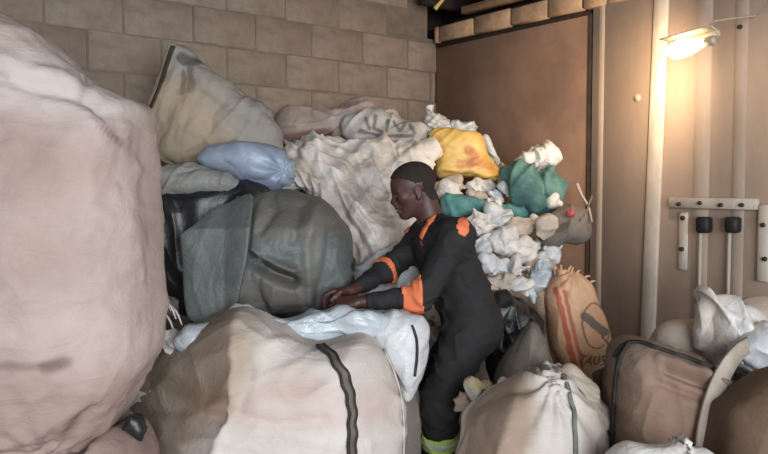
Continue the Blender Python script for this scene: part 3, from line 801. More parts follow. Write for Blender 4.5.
scrap('plastic_scrap', 503, 172, 10, 8, 4.38, M_sheetgrey, 'small brownish scrap right of the yellow sack', 'scrap', seed=28)
scrap('teal_cloth', 487, 206, 43, 12, 4.06, M_teal, 'flat strip of teal cloth lying across the heap', 'cloth', seed=29, pts=[(440, 198), (452, 194), (470, 196), (490, 200), (510, 203), (528, 207), (531, 218), (514, 222), (494, 218), (468, 216), (446, 214)], t=.07)
bag('teal_bundle', [(502, 172), (515, 163), (535, 168), (553, 169), (566, 185), (564, 205), (553, 217), (535, 214), (515, 209), (504, 192)], 4.12, .13, .10, M_teal2, 'teal cloth bundle gathered under the white bag', 'cloth', n=2.1, seg=(140, 44, 12), seed=30,
    disp=(('d', 80, 10, .034, .1), ('c', 9, .018), ('n', 6, .02), ('g', [(536, 170), (540, 195), (552, 212)], 3, -.03)))
scrap('plastic_bag', 536, 158, 20, 12, 4.22, M_white, 'white crumpled bag sitting on top of the teal bundle', 'bag', seed=31, pts=[(513, 168), (520, 154), (533, 146), (547, 141), (557, 150), (554, 163), (541, 171), (525, 174)], t=.09)
W = [(477, 224, 17, 15, 3.86, M_white, 'white crumpled bag at the back of the man\'s shoulder'), (499, 219, 16, 13, 3.88, M_white2, 'bluish white crumpled bag below the strip of teal cloth'),
     (521, 226, 15, 13, 3.86, M_beige, 'beige crumpled bag below the right end of the teal cloth'), (482, 246, 15, 14, 3.78, M_white2, 'grey white crumpled bag behind the man\'s back'),
     (503, 242, 16, 13, 3.76, M_white, 'largest bright white crumpled bag in the middle of the loose white heap'), (524, 249, 15, 14, 3.78, M_white, 'white crumpled bag left of the brown sacking'),
     (494, 266, 15, 12, 3.70, M_white2, 'pale crumpled bag level with the man\'s waist'), (515, 268, 15, 11, 3.70, M_white, 'white crumpled bag just above the clear blue film'),
     (503, 284, 19, 11, 3.62, M_beige, 'beige wrapped cloth above the black bag behind the man'), (523, 287, 12, 9, 3.62, M_white, 'small white scrap left of the clear blue film')]
for k, (x, y, rx, ry, D, mt, lb) in enumerate(W):
    scrap('plastic_bag', x, y, rx, ry, D, mt, lb, 'bag', 'crumpled white bags behind the man', seed=40 + k, am=1.2)
rsc = np.random.RandomState(17)
for k in range(44):
    x, y = rsc.uniform(452, 556), rsc.uniform(182, 292)
    if x < 452 + (y - 182) * .3: x += 36
    c = k % 3
    scrap('plastic_scrap', x, y, rsc.uniform(7, 11), rsc.uniform(5, 9), 4.15 - (y - 182) / 110 * .52 + rsc.uniform(-.02, .06), (M_white, M_white2, M_beige)[c], ('small white plastic scrap lost in the loose heap behind the man', 'small grey white plastic scrap lost in the loose heap behind the man', 'small beige scrap lost in the loose heap behind the man')[c],
          'scrap', ('small white scraps in the heap', 'small grey white scraps in the heap', 'small beige scraps in the heap')[c], seed=120 + k, rot=rsc.uniform(0, 180), am=.9)
scrap('clear_film', 542, 275, 11, 17, 3.66, M_clear, 'clear bluish plastic film left of the orange sack', 'film', seed=52, pts=[(534, 262), (544, 256), (552, 262), (553, 276), (545, 290), (536, 294), (531, 280)])
scrap('plastic_bag', 470, 268, 10, 13, 3.72, M_beige, 'pinkish beige scrap touching the man\'s lower back', 'bag', seed=53)
bag('sacking', [(536, 240), (542, 222), (552, 211), (566, 205), (580, 207), (590, 221), (592, 238), (580, 245), (560, 245), (546, 249)], 3.92, .11, .09, M_drab, 'brownish sacking slumped against the brown board', 'sack', n=2.1, seg=(120, 40, 12), seed=54,
    disp=(('c', 8, .018), ('d', 60, 10, .016), ('n', 5, .02)))
scrap('plastic_bag', 545, 228, 11, 14, 3.80, M_beige, 'small beige bag in front of the brownish sacking', 'bag', seed=55, rot=30)
scrap('red_scrap', 570, 214, 5, 4, 3.80, plain('pink_red_plastic', (196, 84, 88), .5), 'tiny pinkish red scrap on the brownish sacking', 'scrap', seed=56, am=.4)
tw = P(np.array([577, 582, 588, 592.]), np.array([184, 196, 206, 222.]), np.array([4.02, 3.98, 3.92, 3.86]))
tag(tube('dry_twig', tw, .009, M_beige, r2=.005), 'dry pale twig standing in the brownish sacking by the post', 'twig')
tw = P(np.array([592, 589, 586, 580.]), np.array([196, 204, 212, 220.]), np.array([3.96, 3.92, 3.88, 3.84]))
tag(tube('dry_twig', tw, .007, M_drab, r2=.004), 'short dark twig crossing the pale twig by the post', 'twig')

# orange sack with print
ell = [(588 + 13 * math.cos(a) , 322 + 22 * math.sin(a)) for a in np.linspace(1.0, 5.2, 16)]
ell2 = [(590 + 13 * math.cos(a), 322 + 22 * math.sin(a)) for a in np.linspace(-1.1, .7, 8)]
DKP = (74, 66, 62)
def L(*p): return (DKP, px_mask_stroke(list(p), 1.1, .7, .8))
osk = bag('woven_sack', [(543, 300), (545, 287), (552, 277), (556, 267), (568, 272), (583, 277), (595, 292), (603, 315), (608, 340), (613, 358), (601, 374), (580, 377), (562, 370), (552, 348), (546, 322)], 3.62, .14, .12, M_orange,
          'orange woven sack with red stripes and dark printed emblem by the post', 'sack', n=2.6, seg=(260, 110, 12), seed=57, disp=(('n', 4, .018), ('d', 100, 9, .007), ('c', 7, .006), ('rad', 568, 272, 12, .012, 14)),
          paint=(((172, 62, 44), px_mask_stroke([(552, 288), (557, 318), (566, 352), (569, 364)], 3.6, 1.2, .75)), ((172, 62, 44), px_mask_stroke([(559, 290), (564, 318), (573, 352), (577, 366)], 2.6, 1.2, .7)),
                 (DKP, px_mask_stroke(ell, .9, .7, .75)), (DKP, px_mask_stroke(ell2, .9, .7, .75)), ((92, 86, 84), px_mask_stroke([(578, 313), (597, 329)], 7.5, 1, .85)), (DKP, px_mask_stroke([(594, 333), (602, 343)], 1.6, .8, .8)),
                 L((574.00, 349.5), (579.16, 352.5)), L((576.58, 351.5), (574.86, 360.5)), L((579.16, 361.5), (583.03, 352)), L((583.03, 352), (585.18, 362)), L((580.88, 358.5), (584.75, 359)),
                 L((587.33, 352), (587.76, 359.5), (590.34, 361.5), (592.06, 358.5), (591.63, 351.5)), L((598.08, 351), (595.07, 352), (595.93, 355.5), (598.51, 357), (598.51, 360.5), (595.50, 361.5))))
for k, (x0, y0, dx, dy) in enumerate(((556, 270, -3, -7), (561, 271, 0, -6), (567, 272, 4, -6), (574, 275, 6, -5), (581, 278, 9, -2), (587, 283, 8, -2), (571, 274, 2, -7))):
    p = P(np.array([x0, x0 + dx * .5, x0 + dx]), np.array([y0 + 5, y0 + dy * .5, y0 + dy]), np.array([3.6, 3.58 - .01 * (k % 3), 3.57]))
    tube('frayed_end', p, .012, M_orange, osk, r2=.004)
bag('bin_bag', [(488, 300), (503, 289), (520, 296), (534, 310), (541, 328), (528, 348), (514, 368), (497, 380), (486, 355)], 3.58, .11, .12, M_blk, 'black plastic bag on the floor heap right behind the man', 'bag', n=2.2, seg=(130, 44, 12), seed=58,
    disp=(('c', 8, .022), ('c', 18, .008), ('d', 120, 10, .012), ('n', 4, .02)))
bag('drab_cloth', [(496, 384), (508, 352), (524, 329), (535, 325), (548, 344), (554, 368), (543, 386), (515, 392)], 3.10, .10, .12, M_drab, 'grey brown cloth between black bag and orange sack', 'cloth', n=2.2, seg=(130, 44, 12), seed=59,
    disp=(('d', 60, 9, .016), ('n', 5, .02), ('c', 8, .008)))
# white sack at the man's feet
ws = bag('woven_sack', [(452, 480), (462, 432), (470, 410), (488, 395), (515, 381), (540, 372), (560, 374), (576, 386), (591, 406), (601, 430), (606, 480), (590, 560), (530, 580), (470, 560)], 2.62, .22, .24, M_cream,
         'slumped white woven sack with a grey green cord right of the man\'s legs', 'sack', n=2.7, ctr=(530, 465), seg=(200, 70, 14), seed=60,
         dfun=lambda x, y: np.maximum(515 - (y - 380) * .45 - x, 0) * .005,
         disp=(('n', 3, .025), ('d', 50, 8, .014), ('d', -30, 10, .008), ('c', 7, .014), ('c', 15, .007), ('rad', 545, 376, 13, .016, 30)),
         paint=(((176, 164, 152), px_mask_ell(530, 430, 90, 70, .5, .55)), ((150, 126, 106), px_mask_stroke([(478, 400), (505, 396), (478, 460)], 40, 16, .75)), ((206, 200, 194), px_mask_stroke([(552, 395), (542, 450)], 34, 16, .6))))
strap('webbing', ws, [(561, 374), (569, 392), (574, 420), (575, 450), (574, 480)], .015, M_cord, .008, 40)
scrap('crumpled_rag', 484, 389, 17, 13, 2.86, M_sheetgrey, 'grey yellowish rag tucked into the open mouth of the slumped white sack', 'rag', seed=61, am=1.1, paint=(((40, 34, 28), px_mask_ell(486, 393, 6, 4, .6, .9)), ((176, 156, 92), px_mask_ell(480, 382, 9, 4, .6, .6))))
scrap('plastic_scrap', 462, 402, 12, 12, 2.9, M_brown, 'brown wrapped scrap between the man\'s knee and the slumped white sack', 'scrap', seed=62)
scrap('plastic_scrap', 512, 388, 17, 10, 2.84, M_white, 'white crumpled flap over the top of the slumped white sack', 'scrap', seed=63, rot=-15)
scrap('crumpled_sheet', 584, 395, 14, 30, 2.80, M_beige, 'beige crumpled sheet between slumped white sack and brown bulk bag', 'sheet', seed=64, pts=[(556, 366), (570, 364), (588, 378), (604, 392), (611, 415), (612, 470), (594, 470), (580, 410), (566, 384)], t=.08)
scrap('plastic_scrap', 556, 368, 14, 9, 2.9, M_white2, 'pinkish white scrap between orange sack and slumped white sack', 'scrap', seed=65)
scrap('brown_rag', 604, 378, 11, 13, 2.98, M_brown2, 'dark brown rag at the foot of the orange sack', 'rag', seed=66)

# brown bulk bag and the plastics on it
bb = bag('bulk_bag', [(614, 356), (622, 343), (640, 340), (665, 349), (690, 357), (714, 366), (722, 384), (720, 420), (716, 480), (708, 560), (616, 560), (611, 480), (612, 420), (613, 380)], 2.72, .20, .26, M_brown,
         'brown bulk bag with a dark rim standing by the painted wall', 'bag', n=3.4, ctr=(665, 440), seg=(180, 60, 14), seed=70,
         dfun=lambda x, y: (x - 620) * -.0012, disp=(('n', 3, .02), ('d', 20, 7, .010), ('d', 75, 8, .006), ('r', 5, .006), ('g', [(650, 362), (680, 374), (712, 386)], 4, -.022), ('g', [(640, 372), (675, 386), (712, 398)], 4, -.016), ('g', [(645, 352), (680, 364), (716, 378)], 4, .02)),
         paint=(((96, 78, 64), px_mask_stroke([(650, 356), (685, 370), (712, 384)], 3, 3, .6)), ((164, 128, 106), px_mask_ell(655, 400, 26, 30, 1, .4))))
strap('rim', bb, [(616, 358), (623, 347), (640, 343.5), (664, 352), (690, 360.5), (713, 369)], .012, M_strap, .010, 50)
strap('webbing', bb, [(630, 343), (620, 362), (616, 392), (614.5, 425), (614, 475)], .014, M_strap, .010, 50)
pts = P(np.array([748, 738, 727, 717, 709, 704, 702.]), np.array([345, 352, 366, 386, 412, 440, 480.]), np.array([2.62, 2.56, 2.50, 2.46, 2.44, 2.44, 2.46]))
pp = catmull(pts, 40, closed=False); nn = np.tile(-FWD, (40, 1))
ribbon('lifting_loop', pp, nn, .062, .010, M_beige, bb)
bag('canvas_bag', [(648, 352), (655, 331), (670, 321), (690, 321), (706, 334), (712, 356), (700, 376), (664, 368)], 2.98, .12, .12, M_beige, 'domed beige bag behind the rim of the brown bulk bag', 'bag', n=2.3, seg=(110, 36, 12), seed=71,
    disp=(('n', 4, .018), ('d', 30, 9, .010)))
bag('plastic_bag', [(690, 345), (692, 312), (699, 296), (704, 283), (715, 290), (730, 300), (744, 305), (756, 318), (758, 340), (746, 352), (728, 350), (712, 360), (698, 356)], 2.80, .10, .10, M_white,
    'white plastic bag with a pointed corner on the brown bulk bag', 'bag', n=2.2, seg=(150, 50, 12), seed=72, disp=(('c', 7, .034), ('d', 130, 12, .028), ('c', 18, .014), ('n', 6, .016), ('g', [(705, 288), (716, 312), (738, 330)], 4, .02)),
    paint=(((170, 150, 130), px_mask_stroke([(700, 300), (702, 330), (706, 350)], 14, 8, .6)),))
bag('plastic_bag', [(732, 308), (748, 301), (775, 303), (800, 312), (806, 334), (780, 342), (750, 336), (736, 326)], 2.92, .12, .12, M_beige, 'plump beige bag behind the white plastic, against the painted wall', 'bag', n=2.2, seg=(110, 36, 12), seed=73,
    disp=(('n', 4, .02), ('d', 10, 9, .010)))
bag('plastic_bag', [(736, 346), (750, 334), (775, 327), (800, 332), (806, 352), (780, 366), (752, 374), (738, 366)], 2.66, .09, .10, M_white2, 'bluish white plastic bag hanging over the dark brown sack', 'bag', n=2.2, seg=(110, 40, 12), seed=74,
    disp=(('c', 9, .02), ('d', 150, 12, .016), ('n', 6, .015)))
scrap('plastic_scrap', 741, 376, 12, 20, 2.60, M_clear, 'shiny crumpled film beside the lifting loop of the brown bulk bag', 'film', seed=75, am=1.2, paint=(((60, 48, 40), px_mask_ell(737, 372, 5, 6, .6, .9)),))
bag('bulk_bag', [(716, 410), (732, 396), (750, 384), (775, 372), (810, 368), (840, 400), (840, 540), (780, 560), (716, 550), (712, 470)], 2.34, .16, .20, M_brown2, 'dark brown bag at the front, right of the lifting loop', 'bag', n=2.8, seg=(130, 44, 12), seed=76,
    disp=(('n', 3, .025), ('d', 60, 7, .010)))
bag('plastic_bag', [(606, 470), (614, 452), (632, 444), (656, 446), (676, 442), (684, 436), (693, 446), (708, 454), (722, 474), (716, 540), (660, 556), (610, 540)], 2.22, .12, .14, M_white, 'white crumpled bag at the very front before the brown bulk bag', 'bag', n=2.4, seg=(140, 46, 12), seed=77,
    disp=(('c', 8, .018), ('d', 20, 10, .014), ('n', 4, .02), ('rad', 684, 440, 7, .014, 14)))

# behind the cream bulk bag, under the man's arms
wb2 = bag('plastic_bag', [(374, 322), (395, 311), (417, 316), (429, 330), (430, 352), (418, 386), (406, 402), (397, 376), (384, 348)], 2.96, .09, .10, M_white2, 'bluish white bag with a dark cord between cream bulk bag and the man', 'bag', n=2.2, seg=(120, 40, 12), seed=80,
          disp=(('c', 9, .016), ('d', 70, 10, .016), ('n', 5, .016)))
strap('cord', wb2, [(412, 326), (416, 340), (416, 358), (414, 376)], .009, M_strap, .008, 30)
scrap('plastic_bag', 396, 278, 36, 26, 3.46, M_white2, 'white crumpled bag showing between the two arms of the man', 'bag', seed=84, pts=[(352, 292), (360, 272), (378, 252), (400, 244), (424, 250), (436, 275), (430, 305), (410, 316), (380, 318), (358, 312)], t=.10, am=1.2)
scrap('brown_rag', 408, 408, 9, 34, 2.98, M_drab, 'brownish rag down beside the man\'s shin', 'rag', seed=81, pts=[(400, 372), (412, 378), (418, 400), (420, 440), (414, 470), (402, 470), (398, 420)], t=.06)
scrap('plastic_scrap', 178, 333, 14, 12, 3.02, M_white, 'white scrap between huge pinkish bag and cream bulk bag', 'scrap', seed=82, pts=[(158, 345), (166, 333), (182, 328), (196, 334), (186, 346), (170, 352)], t=.05)
scrap('plastic_scrap', 168, 308, 11, 14, 3.16, M_drab, 'brown scrap with frayed strips below the wedged black bag', 'scrap', seed=83)
for k, (x, y) in enumerate(((160, 292), (165, 300), (171, 306), (163, 312))):
    p = P(np.array([x, x + 6, x + 11]), np.array([y, y + 7, y + 19]), np.array([3.04, 3.01, 3.02]))
    tag(tube('frayed_strip', p, .006, M_white, r2=.003), ('highest', 'second highest', 'third', 'lowest')[k] + ' of four thin frayed white strips beside the huge pinkish bag', 'strip', 'frayed strips beside the huge bag')

# ------------------------------------------------------------------ the man
class Field:
    """signed distance field on a grid, meshed by surface nets"""
    def __init__(self, lo, hi, res):
        self.lo = np.array(lo, float); self.res = res
        self.n = np.ceil((np.array(hi) - self.lo) / res).astype(int) + 1
        self.f = np.full(self.n, 0.5, np.float32)
    def _box(self, lo, hi):
        a = np.clip(np.floor((np.array(lo) - self.lo) / self.res).astype(int), 0, self.n - 1)
        b = np.clip(np.ceil((np.array(hi) - self.lo) / self.res).astype(int) + 1, 1, self.n)
        ax = [(self.lo[k] + np.arange(a[k], b[k]) * self.res).astype(np.float32) for k in range(3)]
        return tuple(slice(a[k], b[k]) for k in range(3)), ax
    def _put(self, sl, d, k, sub=False):
        f = self.f[sl]
        if sub:
            d = -d
            h = np.maximum(k - np.abs(f - d), 0) / k
            self.f[sl] = np.maximum(f, d) + h * h * k * 0.25
        else:
            h = np.maximum(k - np.abs(f - d), 0) / k
            self.f[sl] = np.minimum(f, d) - h * h * k * 0.25
    def cone(self, a, b, r1, r2, k=0.02, flat=None, sub=False):
        a = np.array(a, float); b = np.array(b, float); m = max(r1, r2) + k + 3 * self.res + 0.02
        sl, (x, y, z) = self._box(np.minimum(a, b) - m, np.maximum(a, b) + m)
        if x.size * y.size * z.size == 0: return
        px, py, pz = x[:, None, None] - a[0], y[None, :, None] - a[1], z[None, None, :] - a[2]
        ab = b - a
        t = np.clip((px * ab[0] + py * ab[1] + pz * ab[2]) / max(ab @ ab, 1e-9), 0, 1)
        d = np.sqrt((px - t * ab[0]) ** 2 + (py - t * ab[1]) ** 2 + (pz - t * ab[2]) ** 2) - (r1 + (r2 - r1) * t)
        self._put(sl, d.astype(np.float32), k, sub)
    def ell(self, c, r, R=np.eye(3), k=0.02, sub=False):
        """R: rows are the ellipsoid's own axes in world space"""
        c = np.array(c, float); m = max(r) + k + 3 * self.res + 0.02
        sl, (x, y, z) = self._box(c - m, c + m)
        if x.size * y.size * z.size == 0: return
        px, py, pz = x[:, None, None] - c[0], y[None, :, None] - c[1], z[None, None, :] - c[2]
        q = [(px * R[i][0] + py * R[i][1] + pz * R[i][2]) for i in range(3)]
        k0 = np.sqrt(sum((q[i] / r[i]) ** 2 for i in range(3))); k1 = np.sqrt(sum((q[i] / r[i] ** 2) ** 2 for i in range(3)))
        d = k0 * (k0 - 1) / np.maximum(k1, 1e-6)
        self._put(sl, d.astype(np.float32), k, sub)
    def mesh(self, smooth=2):
        f = self.f; s = f < 0; n = self.n
        c = s[:-1, :-1, :-1].astype(np.int8)
        tot = sum(s[i:n[0] - 1 + i, j:n[1] - 1 + j, k:n[2] - 1 + k].astype(np.int8) for i in (0, 1) for j in (0, 1) for k in (0, 1))
        cells = np.argwhere((tot > 0) & (tot < 8))
        vid = np.full(n - 1, -1, np.int32); vid[tuple(cells.T)] = np.arange(len(cells))
        acc = np.zeros((len(cells), 3)); cnt = np.zeros(len(cells))
        offs = [(i, j, k) for i in (0, 1) for j in (0, 1) for k in (0, 1)]
        val = {o: f[cells[:, 0] + o[0], cells[:, 1] + o[1], cells[:, 2] + o[2]] for o in offs}
        for o in offs:
            for ax in range(3):
                if o[ax] == 0:
                    p = list(o); p[ax] = 1; p = tuple(p)
                    a, b = val[o], val[p]; m = (a < 0) != (b < 0)
                    t = a / np.where(a == b, 1, a - b)
                    q = np.tile(np.array(o, float), (len(cells), 1)); q[:, ax] = t
                    acc[m] += q[m]; cnt[m] += 1
        v = self.lo + (cells + acc / cnt[:, None]) * self.res
        quads = []
        for ax in range(3):
            u, w = (ax + 1) % 3, (ax + 2) % 3
            sa = [slice(0, -1) if k == ax else slice(1, -1) for k in range(3)]; sb = [slice(1, None) if k == ax else slice(1, -1) for k in range(3)]
            A, Bv = s[tuple(sa)], s[tuple(sb)]
            for flip in (0, 1):
                e = np.argwhere((A & ~Bv) if not flip else (~A & Bv))
                e = e + np.array([0 if k == ax else 1 for k in range(3)])
                du = np.eye(3, dtype=int)[u]; dw = np.eye(3, dtype=int)[w]
                q = np.stack([vid[tuple((e - du - dw).T)], vid[tuple((e - dw).T)], vid[tuple(e.T)], vid[tuple((e - du).T)]], 1)
                quads.append(q if not flip else q[:, ::-1])
        q = np.concatenate(quads); q = q[(q >= 0).all(1)]
        for _ in range(smooth):
            sm = np.zeros_like(v); ct = np.zeros(len(v))
            for a, b in ((0, 1), (1, 2), (2, 3), (3, 0)):
                np.add.at(sm, q[:, a], v[q[:, b]]); np.add.at(ct, q[:, a], 1)
                np.add.at(sm, q[:, b], v[q[:, a]]); np.add.at(ct, q[:, b], 1)
            v = 0.5 * v + 0.5 * sm / np.maximum(ct, 1)[:, None]
        return v, q

def shell(name, v, q, mask, off, thick, mat, parent):
    """a patch lifted off a surface: the faces whose corners all pass the mask"""
    nr = normals(v, [q]); f = q[mask[q].all(1)]
    used = np.unique(f); mp = np.full(len(v), -1); mp[used] = np.arange(len(used)); f = mp[f]; m = len(used)
    vo = v[used] + nr[used] * off; vi = v[used] + nr[used] * (off - thick)
    e = np.concatenate([f[:, [0, 1]], f[:, [1, 2]], f[:, [2, 3]], f[:, [3, 0]]])
    key = {tuple(x) for x in e.tolist()}
    bd = np.array([x for x in key if (x[1], x[0]) not in key])
    side = np.stack([bd[:, 1], bd[:, 0], bd[:, 0] + m, bd[:, 1] + m], 1)
    return link(name, np.vstack([vo, vi]), [f, f[:, ::-1] + m, side], mat, parent)

def P1(x, y, d): return P(np.array(x, float), np.array(y, float), np.array(d, float))
nrm = lambda a: np.array(a, float) / np.linalg.norm(a)
def man():
    J = dict(pelvis=P1(470, 322, 3.28), waist=P1(462, 292, 3.27), chest=P1(446, 258, 3.26), neck=P1(433, 230, 3.26),
             lsh=P1(456, 237, 3.10), rsh=P1(425, 237, 3.42), lel=P1(421, 297, 3.03), rel=P1(386, 271, 3.27), lwr=P1(358, 302, 3.03), rwr=P1(352, 291, 3.12),
             lhip=P1(468, 330, 3.19), rhip=P1(468, 330, 3.36), lkn=P1(439, 406, 3.12), rkn=P1(424, 402, 3.34))
    J['lan'] = np.array([J['lkn'][0] + .03, J['lkn'][1] + .06, 0.10]); J['ran'] = np.array([J['rkn'][0] + .04, J['rkn'][1] + .05, 0.10])
    side = nrm(J['lsh'] - J['rsh']); upx = nrm(J['neck'] - J['waist']); front = nrm(np.cross(side, upx)); upx = np.cross(front, side)
    if front[0] > 0: front = -front
    TR = np.stack([front, side, upx])
    hs = nrm(J['lhip'] - J['rhip']); hu = nrm(J['waist'] - J['pelvis']); hf = nrm(np.cross(hs, hu)); hf = hf if hf[0] < 0 else -hf; hu = np.cross(hf, hs); hu = hu if hu[2] > 0 else -hu
    HR = np.stack([hf, hs, hu])
    lo = np.array([-0.32, 2.86, -0.01]); hi = np.array([0.56, 3.62, 1.66])
    # ---- skin: head, neck, trunk, limbs and hands in one surface
    B = Field(lo, hi, 0.0042)
    # trunk and limbs (under the clothes)
    B.ell(J['chest'], (.085, .14, .17), TR, .03); B.ell(J['waist'], (.085, .12, .14), TR, .04); B.ell(J['pelvis'], (.09, .13, .12), HR, .04)
    for a in 'lr':
        B.cone(J[a + 'sh'] - side * (0.02 if a == 'l' else -0.02), J[a + 'el'], .040, .034, .03)
        B.cone(J[a + 'el'], J[a + 'wr'], .036, .0235, .02)
        B.cone(J[a + 'hip'], J[a + 'kn'], .068, .050, .03); B.cone(J[a + 'kn'], J[a + 'an'], .048, .036, .03)
    B.cone(J['rsh'], J['lsh'], .045, .045, .04)
    # head
    hf_ = nrm([-.96, -.05, -.27]); hl = nrm(np.cross([0, 0, 1], hf_)); hu_ = np.cross(hf_, hl)
    if hl[1] > 0: pass
    HD = np.stack([hf_, hl, hu_]); S = .90; hc = P1(413.5, 188.5, 3.25)
    def H(f, l, u): return hc + S * (hf_ * f + hl * l + hu_ * u)
    nb = J['neck'] + front * 0.0 - upx * .01
    B.cone(H(-.038, 0, -.055), nb, .054, .060, .03); B.cone(nb, (J['lsh'] + J['neck']) / 2 - upx * .02, .05, .045, .04); B.cone(nb, (J['rsh'] + J['neck']) / 2 - upx * .02, .05, .045, .04)
    el = lambda c, r, k=.015, sub=False: B.ell(H(*c), tuple(S * x for x in r), HD, k, sub)
    el((-.010, 0, .034), (.104, .078, .090), .01); el((.030, 0, .02), (.072, .066, .075), .03); el((.034, 0, -.045), (.060, .056, .080), .03)
    for sg in (1, -1):
        B.cone(H(.0, sg * .047, -.062), H(.066, sg * .016, -.112), .024 * S, .020 * S, .025)
        B.cone(H(.086, sg * .012, .010), H(.072, sg * .046, .012), .013 * S, .012 * S, .018)
        el((.064, sg * .042, -.030), (.024, .022, .022), .02)
    for sg in (1, -1):
        el((.100, sg * .031, -.010), (.017, .017, .013), .012, True)
        el((.079, sg * .032, -.010), (.0135, .0135, .012), .004)
        B.cone(H(.088, sg * .022, -.003), H(.080, sg * .046, -.004), .0042, .0042, .006)
        B.cone(H(.087, sg * .022, -.016), H(.079, sg * .044, -.016), .0040, .0040, .006)
    B.cone(H(.090, 0, .002), H(.113, 0, -.038), .0085 * S, .0135 * S, .014); el((.104, .014, -.044), (.013, .009, .010), .008); el((.104, -.014, -.044), (.013, .009, .010), .008)
    el((.094, 0, -.062), (.018, .026, .012), .015); el((.101, 0, -.071), (.013, .024, .0075), .006); el((.097, 0, -.087), (.013, .022, .0085), .006); el((.104, 0, -.0785), (.012, .030, .0024), .003, True)
    el((.080, 0, -.112), (.020, .022, .017), .018)
    for sg in (1, -1):
        ec = (-.012, sg * .077, -.018)
        el(ec, (.018, .009, .029), .008); el((-.007, sg * .087, -.016), (.009, .006, .017), .004, True); el((-.004, sg * .078, -.047), (.010, .007, .010), .006)
    # hands: palm, four fingers and a thumb each
    tips = {}
    for a, d0, n0 in (('l', (-.97, .06, -.10), (0, .55, -.83)), ('r', (-.95, -.12, -.16), (0, -.55, -.83))):
        d = nrm(d0); n = np.array(n0, float); n = nrm(n - d * (n @ d)); s = np.cross(d, n) * (1 if a == 'r' else -1)
        if s[2] < 0: s = -s
        w = J[a + 'wr']
        for o, L, r in ((.027, .078, .0135), (.009, .082, .014), (-.009, .078, .0135), (-.026, .070, .0125)):
            B.cone(w + d * .012 + s * o * .55, w + d * L + s * o, .0155, r, .012)
        lens = (.070, .078, .073, .057)
        for i, (o, base) in enumerate(((.0300, .082), (.0098, .086), (-.0105, .082), (-.0300, .073))):
            p = w + d * base + s * o; ang = 0.0; dd = d + s * o * 1.6
            dd = nrm(dd); r = .0088 if i < 3 else .0076
            for fr, be in ((.46, 22 + 5 * i), (.30, 38 + 3 * i), (.24, 26)):
                ang += math.radians(be)
                q = p + (dd * math.cos(ang) + n * math.sin(ang)) * lens[i] * fr
                B.cone(p, q, r, r * .93, .004); p = q; r *= .93
        t0 = w + d * .024 + s * .022; t1 = t0 + nrm(d * .65 + s * .62 + n * .42) * .040; t2 = t1 + nrm(d * .85 + s * .12 + n * .52) * .030; t3 = t2 + nrm(d * .75 - s * .1 + n * .62) * .024
        B.cone(t0, t1, .0145, .0115, .010); B.cone(t1, t2, .0108, .0098, .004); B.cone(t2, t3, .0098, .0082, .004)
        tips[a] = (w, d, n, s)
    v, q = B.mesh(1)
    root = empty('person', Vector((float(J['pelvis'][0]), float(J['pelvis'][1]), 0)), 'man in black overalls with orange patches bending to pull at the tarpaulin', 'person')
    M_skin = plain('dark_skin', (84, 56, 50), 0.5, scale=14, c2=(72, 46, 41), bump=0.05)
    link('body', v, [q], M_skin, root)
    # hair: cropped cap
    loc = (v - hc) @ HD.T / S
    hn = noise(v * 60) * .003
    hairline = (loc[:, 2] > .052 - 1.05 * np.minimum(loc[:, 0] - .045, 0) * 0 + np.interp(loc[:, 0], [-.12, -.06, -.03, .0, .03, .06, .12], [-.085, -.075, -.01, .03, .050, .066, .080]) - .052 + hn) & (np.linalg.norm(loc - np.array([0, 0, .03]), axis=1) < .16) \
        & ~((np.abs(loc[:, 1]) > .066) & (loc[:, 2] < .02) & (loc[:, 0] > -.04))
    M_hair = plain('cropped_hair', (48, 38, 35), 0.9, scale=60, bump=0.6)
    shell('hair', v, q, hairline, .0045, .007, M_hair, root)
    # eyes
    for sg in (1, -1):
        c = H(.0805, sg * .032, -.010)
        an = np.linspace(0, math.pi, 9)
        prof = [(-.0125 * S * math.cos(t), max(.0005, .0125 * S * math.sin(t))) for t in an]
        e = lathe('eye', c, hf_, prof, plain('eye_white', (196, 186, 176), .3), root, seg=14)
        lathe('iris', c + hf_ * .0118 * S, hf_, [(-.002, .0055), (.0004, .004), (.0008, .0005)], M_black, e, seg=12)
    # ---- overalls
    C = Field(lo, hi, 0.0058)
    C.ell(J['chest'] + upx * .005 + front * .004, (.122, .178, .175), TR, .03); C.ell(J['waist'], (.118, .158, .15), TR, .06)
    C.ell(J['pelvis'], (.122, .168, .14), HR, .05)
    C.ell(J['pelvis'] - hf * .045 - np.array([0, 0, .035]), (.10, .155, .11), HR, .05)
    C.cone(J['rsh'], J['lsh'], .068, .068, .05); C.cone(nb, J['lsh'], .060, .062, .05); C.cone(nb, J['rsh'], .060, .062, .05)
    for a in 'lr':
        C.cone(J[a + 'sh'], J[a + 'el'], .070, .050, .035); C.cone(J[a + 'el'], J[a + 'el'] + (J[a + 'wr'] - J[a + 'el']) * (.80 if a == 'l' else .72), .048, .034, .03)
        C.cone(J[a + 'hip'] + np.array([.005, 0, 0]), J[a + 'kn'], .108, .080, .05); C.cone(J[a + 'kn'], J[a + 'an'] + Z * .02, .080, .066, .04)
    # collar opening
    cv, cq = C.mesh(2)
    # cloth folds
    nr = normals(cv, [cq])
    W = warp(cv, 5, .06)
    near = lambda p, r: np.exp(-(np.linalg.norm(cv - p, axis=1) / r) ** 2)
    fold = (1 - np.abs(noise(np.stack([W[:, 0] * 7, W[:, 1] * 7, W[:, 2] * 15], 1))) * 1.8) ** 2 - .35
    fold2 = (1 - np.abs(noise(np.stack([(W[:, 0] + W[:, 2]) * 14, W[:, 1] * 6, (W[:, 2] - W[:, 0]) * 6], 1) + 9)) * 1.8) ** 2 - .35
    amp = .007 + .010 * (near(J['waist'] + front * .1, .13) + near(J['lel'], .10) + near(J['rel'], .1) + near(J['lhip'] + hf * .1, .14) + near(J['lkn'], .11) + near(J['rkn'], .11))
